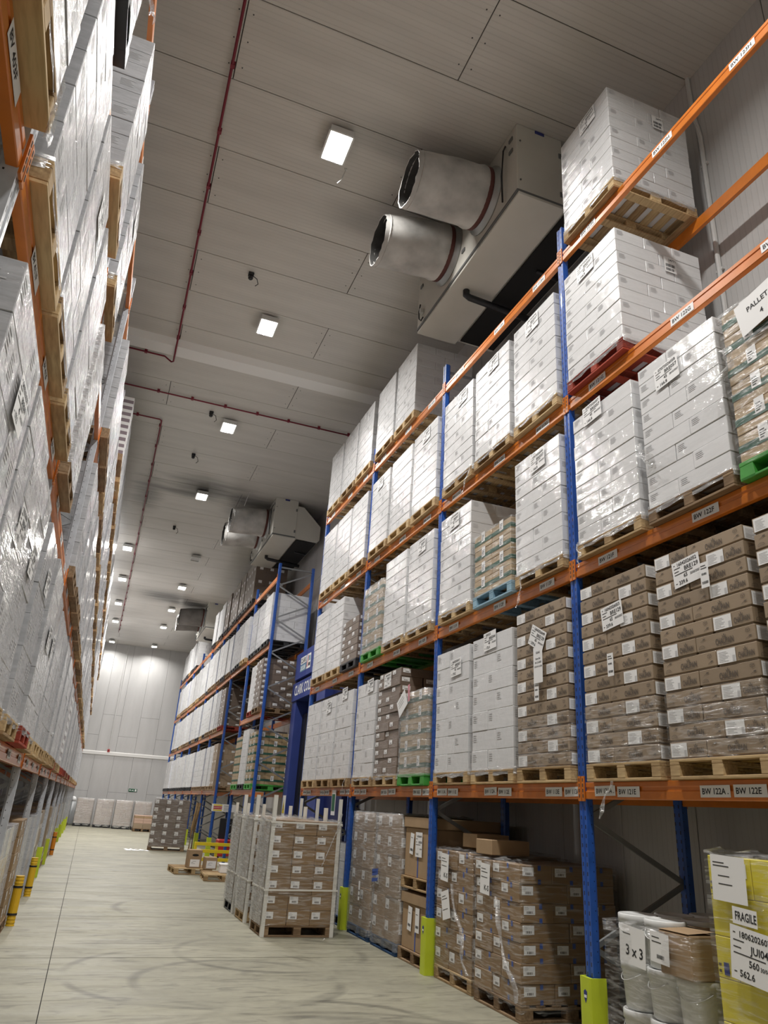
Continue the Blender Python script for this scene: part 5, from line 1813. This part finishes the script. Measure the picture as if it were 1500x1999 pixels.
# ------------------------------------------------------------------ coolers under the ceiling
def cooler(y0, label, fab='fabric', ducts=(0.9, 2.15), L=2.88 * S, tilt=0.06):
    t = thing('cooler_unit', label, 'cooler', (3.28 * S, y0 * S, 8.06 * S), 0, 'coolers hung from the ceiling')
    W_, H_ = 0.62 * S, ZC - 8.06 * S - 0.001
    ob('casing', MB().cbox(0, W_, 0, L, 0.07, H_, 0.006).mesh('casing', 'casing'), t)
    ob('drip_tray', MB().cbox(0.012, W_ + 0.01, -0.012, L + 0.01, -0.015, 0.03, 0.005).mesh('drip_tray', 'casing'), t)
    ob('trim_strip', MB().cbox(-0.006, W_ + 0.004, -0.006, L + 0.006, 0.03, 0.075, 0.003).mesh('trim_strip', 'trim'), t)
    for z in (0.20, 0.92):
        ob('hinge', MB().cbox(W_ - 0.06, W_ - 0.01, -0.012, 0.0, z, z + 0.09, 0.003).mesh('hinge', 'trim'), t)
        ob('latch', MB().lathe([(0.014, 0), (0.014, 0.012)], 8).mesh('latch', 'trim'), t, (0.05, 0.0, z + 0.05), rot=(math.pi / 2, 0, 0))
    pl = ob('maker_plate', MB().cbox(W_ * 0.40, W_ * 0.40 + 0.15, -0.012, 0.0, H_ - 0.06, H_ - 0.01, 0.003).mesh('maker_plate', 'printb'), t)
    for y, z in ((0.10, 0.86), (0.10, 1.08), (1.55, 0.85), (1.55, 0.30), (L - 0.2, 0.85), (L - 0.2, 0.30)):
        ob('catch', MB().cbox(-0.018, 0.0, y, y + 0.10, z, z + 0.06, 0.003).mesh('catch', 'trim'), t)
    # back hood sloping to the wall
    hood = MB().prism([(W_, 0.05), (W_ + 0.72, 0.02), (W_ + 0.80, 0.10), (W_ + 0.80, 0.55), (W_ + 0.20, 1.12), (W_, 1.12)], 'Y', 0.02, L - 0.02)
    ob('hood', hood.mesh('hood', 'casing'), t)
    ob('intake', MB().box(W_ + 0.06, W_ + 0.72, 0.10, L - 0.1, 0.0, 0.022).mesh('intake', 'void'), t)
    for i, yd in enumerate(ducts):
        zc = 0.68
        r0 = 0.43
        ring = MB()
        ring.lathe([(r0 + 0.07, 0), (r0 + 0.07, 0.02), (r0 + 0.015, 0.05), (r0 + 0.01, 0.14), (r0 - 0.02, 0.14)], 32)
        ob('fan_ring', ring.mesh('fan_ring', 'steel', True), t, (0, yd, zc), rot=(0, -math.pi / 2, 0))
        st = MB().lathe([(r0 + 0.018, 0.09), (r0 + 0.022, 0.10), (r0 + 0.022, 0.15), (r0 + 0.014, 0.16)], 32)
        ob('duct_strap', st.mesh('duct_strap', 'strap', True), t, (0, yd, zc), rot=(0, -math.pi / 2, 0))
        # fabric duct: a soft sleeve drooping a little at its free end
        d = MB()
        n, m = 36, 14
        Ld = 1.10
        vs, fs = [], []
        for a in range(m + 1):
            s = a / m
            for b in range(n):
                th = 2 * math.pi * b / n
                rr_ = r0 + 0.012 - 0.05 * math.sin(min(1, s * 5) * math.pi) * 0 - 0.045 * s ** 2 + 0.012 * noise.noise(Vector((s * 4, th * 1.5, yd))) * (0.3 + s)
                if s < 0.12:
                    rr_ += 0.02 * math.sin(s / 0.12 * math.pi)
                y_ = math.cos(th) * rr_
                z_ = math.sin(th) * rr_
                x_ = 0.13 + Ld * s + 0.012 * (s ** 6) * noise.noise(Vector((th * 4, yd, 2)))
                if s > 0.93:
                    x_ += 0.02 * noise.noise(Vector((th * 9, yd, 5)))
                vs.append((-x_, y_, z_ - 0.10 * s ** 1.6 * (1 + 0.5 * i)))
        for a in range(m):
            for b in range(n):
                fs.append((a * n + b, (a + 1) * n + b, (a + 1) * n + (b + 1) % n, a * n + (b + 1) % n))
        d.add(vs, fs)
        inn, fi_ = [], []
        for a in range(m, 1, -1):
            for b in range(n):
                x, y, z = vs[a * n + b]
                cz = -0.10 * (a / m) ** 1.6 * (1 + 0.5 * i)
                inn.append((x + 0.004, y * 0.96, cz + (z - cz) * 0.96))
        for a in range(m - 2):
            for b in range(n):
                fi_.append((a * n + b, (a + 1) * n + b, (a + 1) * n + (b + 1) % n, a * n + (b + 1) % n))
        lin = MB().add(inn, fi_)  # added inner shell, coloured dark to carry the shade of the open end
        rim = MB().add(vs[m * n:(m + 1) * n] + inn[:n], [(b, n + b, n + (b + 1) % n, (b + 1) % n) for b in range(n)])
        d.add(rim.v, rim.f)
        ob('duct_shade_liner', lin.mesh('duct_shade_liner', 'ductshade', True), t, (0, yd, zc))
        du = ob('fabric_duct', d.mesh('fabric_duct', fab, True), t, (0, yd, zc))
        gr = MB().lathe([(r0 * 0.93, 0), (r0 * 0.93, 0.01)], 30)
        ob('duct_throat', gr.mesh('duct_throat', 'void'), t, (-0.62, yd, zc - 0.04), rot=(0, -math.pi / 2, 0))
        hoop = MB().tube([(-0.13 - Ld * 0.93, (r0 - 0.03) * math.cos(q), (r0 - 0.03) * math.sin(q) - 0.09 * (1 + 0.5 * i)) for q in (2 * math.pi * g / 28 for g in range(29))], 0.012, 6)
        ob('duct_hoop', hoop.mesh('duct_hoop', fab), t, (0, yd, zc))
    cb = MB().tube([(-0.02, 0.28, 1.12), (-0.06, 0.27, 1.0), (-0.07, 0.30, 0.55), (-0.04, 0.33, 0.12)], 0.014, 6)
    ob('cable', cb.mesh('cable', 'black'), t)
    cb = MB().tube([(-0.05, L - 0.22, 0.42), (-0.07, L - 0.22, 0.26), (-0.07, L - 0.24, 0.10), (-0.05, L - 0.28, 0.04), (-0.03, L - 0.32, 0.10)], 0.013, 6)
    ob('cable', cb.mesh('cable', 'black'), t)
    ob('junction_box', MB().cbox(-0.07, -0.001, L - 0.28, L - 0.18, 0.22, 0.32, 0.008).mesh('junction_box', 'lampbody'), t)
    pp = MB()
    pp.tube([(0.27, L * 0.60, 0.02), (0.27, L * 0.60, -0.10), (0.33, L * 0.60, -0.13), (1.42, L * 0.60, -0.20)], 0.055, 10)
    ob('drain_pipe', pp.mesh('drain_pipe', 'black', True), t)
    ob('support_rail', MB().tube([(W_ + 0.3, L * 0.35, -0.02), (1.40, L * 0.35, -0.05)], 0.03, 8).mesh('support_rail', 'black', True), t)


cooler(5.43, 'nearest cream ceiling cooler with two grimy fabric ducts above the near right rack', 'fabric')
cooler(17.98, 'middle cream ceiling cooler with two pale ducts above the start of the far right rack', 'fabric', ducts=(0.9, 2.2))
cooler(30.4, 'farthest cream ceiling cooler with dark dirty ducts above the far right rack', 'fabricd')

# ------------------------------------------------------------------ conduit and sensors on the ceiling
def pipe(label, pts, clips):
    m = MB().tube(pts, 0.019, 8)
    t = thing('sprinkler_pipe', label, 'pipe', (0, 0, 0), 0, 'maroon conduits on the ceiling')
    ob('pipe', m.mesh('pipe', 'red', True), t)
    c = MB()
    for x, y in clips:
        c.box(x - 0.03, x + 0.03, y - 0.03, y + 0.03, ZC - 0.075, ZC - 0.001)
    ob('pipe_clip', c.mesh('pipe_clip', 'red'), t, kind='stuff')


zp = ZC - 0.05
pipe('maroon conduit running along the ceiling from the near end, bending left at a step', [(-0.02 * S, -8, zp), (0.0, 11.55 * S, zp), (0.0, 11.68 * S, ZC - 0.16), (0.0, 12.28 * S, ZC - 0.16), (-0.04, 12.33 * S, ZC - 0.15), (-0.2, 12.33 * S, zp), (XFL + 0.1, 12.33 * S, zp)],
     [(0, y * 1.0) for y in [0.5 + 1.1 * k for k in range(13)]] + [(-0.6 - 1.2 * k, 12.33 * S) for k in range(4)])
pipe('maroon conduit crossing the ceiling from the left rack to the right rack', [(XFL + 0.1, 13.68 * S, zp), (3.9 * S, 13.7 * S, zp)], [(-1.0 + 0.8 * k, 13.69 * S) for k in range(8)])
pipe('maroon conduit turning from the left and running down the far ceiling', [(XFL + 0.1, 14.92 * S, zp), (-0.05, 14.9 * S, zp), (0.0, 14.95 * S, zp), (-0.03, 39.0 * S, zp)], [(-0.6, 14.91 * S)] + [(-0.01, 15.2 * S + 1.3 * k) for k in range(22)])
for (x, y), lab in zip(((0.88, 9.41), (0.96, 14.12), (0.87, 16.38), (0.97, 21.74), (2.55, 18.0), (1.62, 6.9)),
                       ('small black ceiling detector before the first white step', 'small black ceiling detector beside the third lit lamp', 'small black ceiling detector with a dangling lead before the ceiling stain',
                        'small ceiling loop of black wire past the ceiling stain', 'thin white rod hanging beside the middle cooler ducts', 'tiny clear ceiling hook beside the nearest cooler ducts')):
    t = thing('ceiling_detector', lab, 'detector', (x * S, y * S, ZC), 0, 'ceiling detectors')
    if 'rod' in lab or 'hook' in lab:
        ob('base', MB().lathe([(0.02, -0.02), (0.02, 0.0)], 8).mesh('base', 'lampbody'), t)
        ob('rod', MB().tube([(0, 0, -0.02), (-0.05, 0.02, -0.22), (-0.10, 0.05, -0.48 if 'rod' in lab else -0.28)], 0.008, 6).mesh('rod', 'lampbody'), t)
    else:
        ob('base', MB().cbox(-0.05, 0.05, -0.05, 0.05, -0.06, 0.0, 0.008).mesh('base', 'black'), t)
        ob('head', MB().lathe([(0.03, -0.14), (0.045, -0.12), (0.045, -0.08), (0.02, -0.06)], 12).mesh('head', 'black'), t)
        ob('lead', MB().tube([(0.04, 0, -0.05), (0.12, 0.03, -0.07), (0.15, 0.0, -0.20), (0.10, -0.03, -0.28)], 0.008, 5).mesh('lead', 'black'), t)

# ------------------------------------------------------------------ cold-room door in the gap between the right racks
def cold_door():
    t = thing('cold_room_door', 'blue steel cold-room door housing with white lettering between the two right racks', 'door', (4.22 * S, 0, 0))
    d = XW - 4.22 * S - 0.003
    y1, y2 = 17.66 * S, 14.2 * S
    ob('left_jamb', MB().cbox(0, d, 17.28 * S, y1, 0.001, 3.80 * S, 0.006).mesh('left_jamb', 'door'), t)
    ob('jamb_flange', MB().cbox(0.05, d, y1 + 0.003, y1 + 0.10, 0.001, 4.80 * S, 0.004).mesh('jamb_flange', 'doord'), t)
    ob('right_jamb', MB().cbox(0, d, 14.86 * S, 15.5 * S, 0.001, 3.80 * S, 0.006).mesh('right_jamb', 'door'), t)
    ob('lintel', MB().cbox(-0.03, d, 14.86 * S, y1, 3.80 * S, 4.22 * S, 0.006).mesh('lintel', 'door'), t)
    ob('motor_hood', MB().cbox(-0.02, d, 16.62 * S, 17.58 * S, 4.30 * S, 4.92 * S, 0.006).mesh('motor_hood', 'door'), t)
    ob('motor_hood', MB().cbox(-0.02, d, 14.86 * S, 16.60 * S, 4.30 * S, 4.92 * S, 0.006).mesh('motor_hood', 'door'), t)
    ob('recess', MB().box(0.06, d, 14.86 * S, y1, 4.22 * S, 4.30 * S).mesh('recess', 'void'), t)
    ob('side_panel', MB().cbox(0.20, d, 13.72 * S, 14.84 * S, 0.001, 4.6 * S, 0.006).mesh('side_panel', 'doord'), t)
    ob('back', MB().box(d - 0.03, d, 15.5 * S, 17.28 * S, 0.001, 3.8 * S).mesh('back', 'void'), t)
    for k in range(11):
        y = 15.56 * S + k * 0.185
        ob('strip', MB().prism([(0.22, y), (0.235, y + 0.08), (0.22, y + 0.165), (0.228, y + 0.165), (0.243, y + 0.08), (0.228, y)], 'Z', 0.02, 3.5 * S).mesh('strip', 'strip'), t)
    f = lambda yl, z: ((0, yl, z), (0, -1, 0), (0, 0, 1), (-1, 0, 0))
    b = MB()
    o, u, v, n = f(17.42 * S, 3.92 * S)
    b.text('CLARK COLDMASTER', o, u, v, n, 0.0, 0.0, 0.27, 0.034, 0, wmax=2.9)
    ob('lettering', b.mesh('lettering', 'paper'), t)
    b = MB()
    o, u, v, n = f(17.12 * S, 4.44 * S)
    b.rect(o, u, v, n, 0.0, 0.60, 0.0, 0.185, 0.023, 1)
    b.rect(o, u, v, n, 0.0, 0.60, 0.205, 0.40, 0.023, 0)
    b.text('CLARK', o, u, v, n, 0.03, 0.235, 0.135, 0.025, 2, wmax=0.54)
    b.text('DOOR', o, u, v, n, 0.05, 0.035, 0.115, 0.025, 0, wmax=0.5)
    b.rect(o, u, v, n, 0.66, 1.06, 0.0, 0.40, 0.023, 0)
    o_, u_ = Vector(o), Vector(u)
    P = lambda a, c: o_ + u_ * a + Vector((0, 0, c)) + Vector((-0.025, 0, 0))
    b.add([P(0.68, 0.05), P(0.78, 0.37), P(0.84, 0.37), P(0.76, 0.05)], [(0, 1, 2, 3)], 3)
    b.rect(o, u, v, n, 0.84, 1.02, 0.20, 0.34, 0.025, 1)
    b.rect(o, u, v, n, 0.84, 1.02, 0.06, 0.15, 0.025, 2)
    ob('maker_signs', b.mesh('maker_signs', ['paper', 'bluewood', 'ink', 'redp']), t)
    s = thing('warning_sign', 'tall white sign with a yellow warning triangle on the blue door jamb', 'sign', (4.22 * S - 0.006, 17.42 * S, 1.35 * S))
    ob('board', MB().box(-0.006, 0, -0.16, 0.16, -0.35, 0.42).mesh('board', 'paper'), s)
    m = MB()
    P = lambda y, z: (-0.0085, -y, z)
    m.add([P(-0.13, -0.02), P(0.13, -0.02), P(0, 0.32)], [(2, 1, 0)], 0)
    m.add([(-0.0105, 0.02, 0.05), (-0.0105, -0.02, 0.05), (-0.0105, -0.012, 0.18), (-0.0105, 0.012, 0.18)], [(0, 1, 2, 3)], 1)
    m.rect((-0.006, 0.13, -0.3), (0, -1, 0), (0, 0, 1), (-1, 0, 0), 0, 0.26, 0, 0.14, 0.003, 0)
    m.rect((-0.006, 0.13, -0.12), (0, -1, 0), (0, 0, 1), (-1, 0, 0), 0.03, 0.23, 0, 0.02, 0.003, 1)
    ob('triangle', m.mesh('triangle', ['yellowp', 'ink']), s)


cold_door()
t = thing('hanging_sign', 'small green and white sign hanging from the lowest beam near the blue door', 'sign', (XR - 0.03, 11.35 * S, 1.40 * S), 0.0)
ob('board', MB().box(-0.004, 0.0, -0.11, 0.11, 0, 0.42).mesh('board', 'paper'), t)
ob('print', MB().rect((-0.004, 0.09, 0.07), (0, -1, 0), (0, 0, 1), (-1, 0, 0), 0, 0.18, 0, 0.28, 0.002).mesh('print', 'exitg'), t)

# a scrap of torn film and paper on the floor
m = MB()
for k in range(14):
    x, y = R.uniform(-0.45, 0.45), R.uniform(-0.4, 0.4)
    m.add([(x - 0.09, y, 0.004), (x, y - 0.09, 0.006), (x + 0.1, y + 0.02, 0.004), (x, y + 0.12, 0.012 + 0.03 * R.random())], [(0, 1, 2, 3)])
thing('film_scrap', 'crumpled white film scraps on the floor beside the tall grey-brown stack', 'scrap', (1.75 * S, 25.0 * S, 0.002), me=m.mesh('film_scrap', 'paper'))
m = MB().add([(-0.03, 0, 0.002), (0, -0.02, 0.03), (0.03, 0.0, 0.003), (0.0, 0.025, 0.035)], [(0, 1, 2, 3), (0, 1, 3)])
thing('paper_scrap', 'tiny crumpled paper on the floor before the nearest corner-post stack', 'scrap', (3.03 * S, 9.72 * S, 0.001), me=m.mesh('paper_scrap', 'paper'))
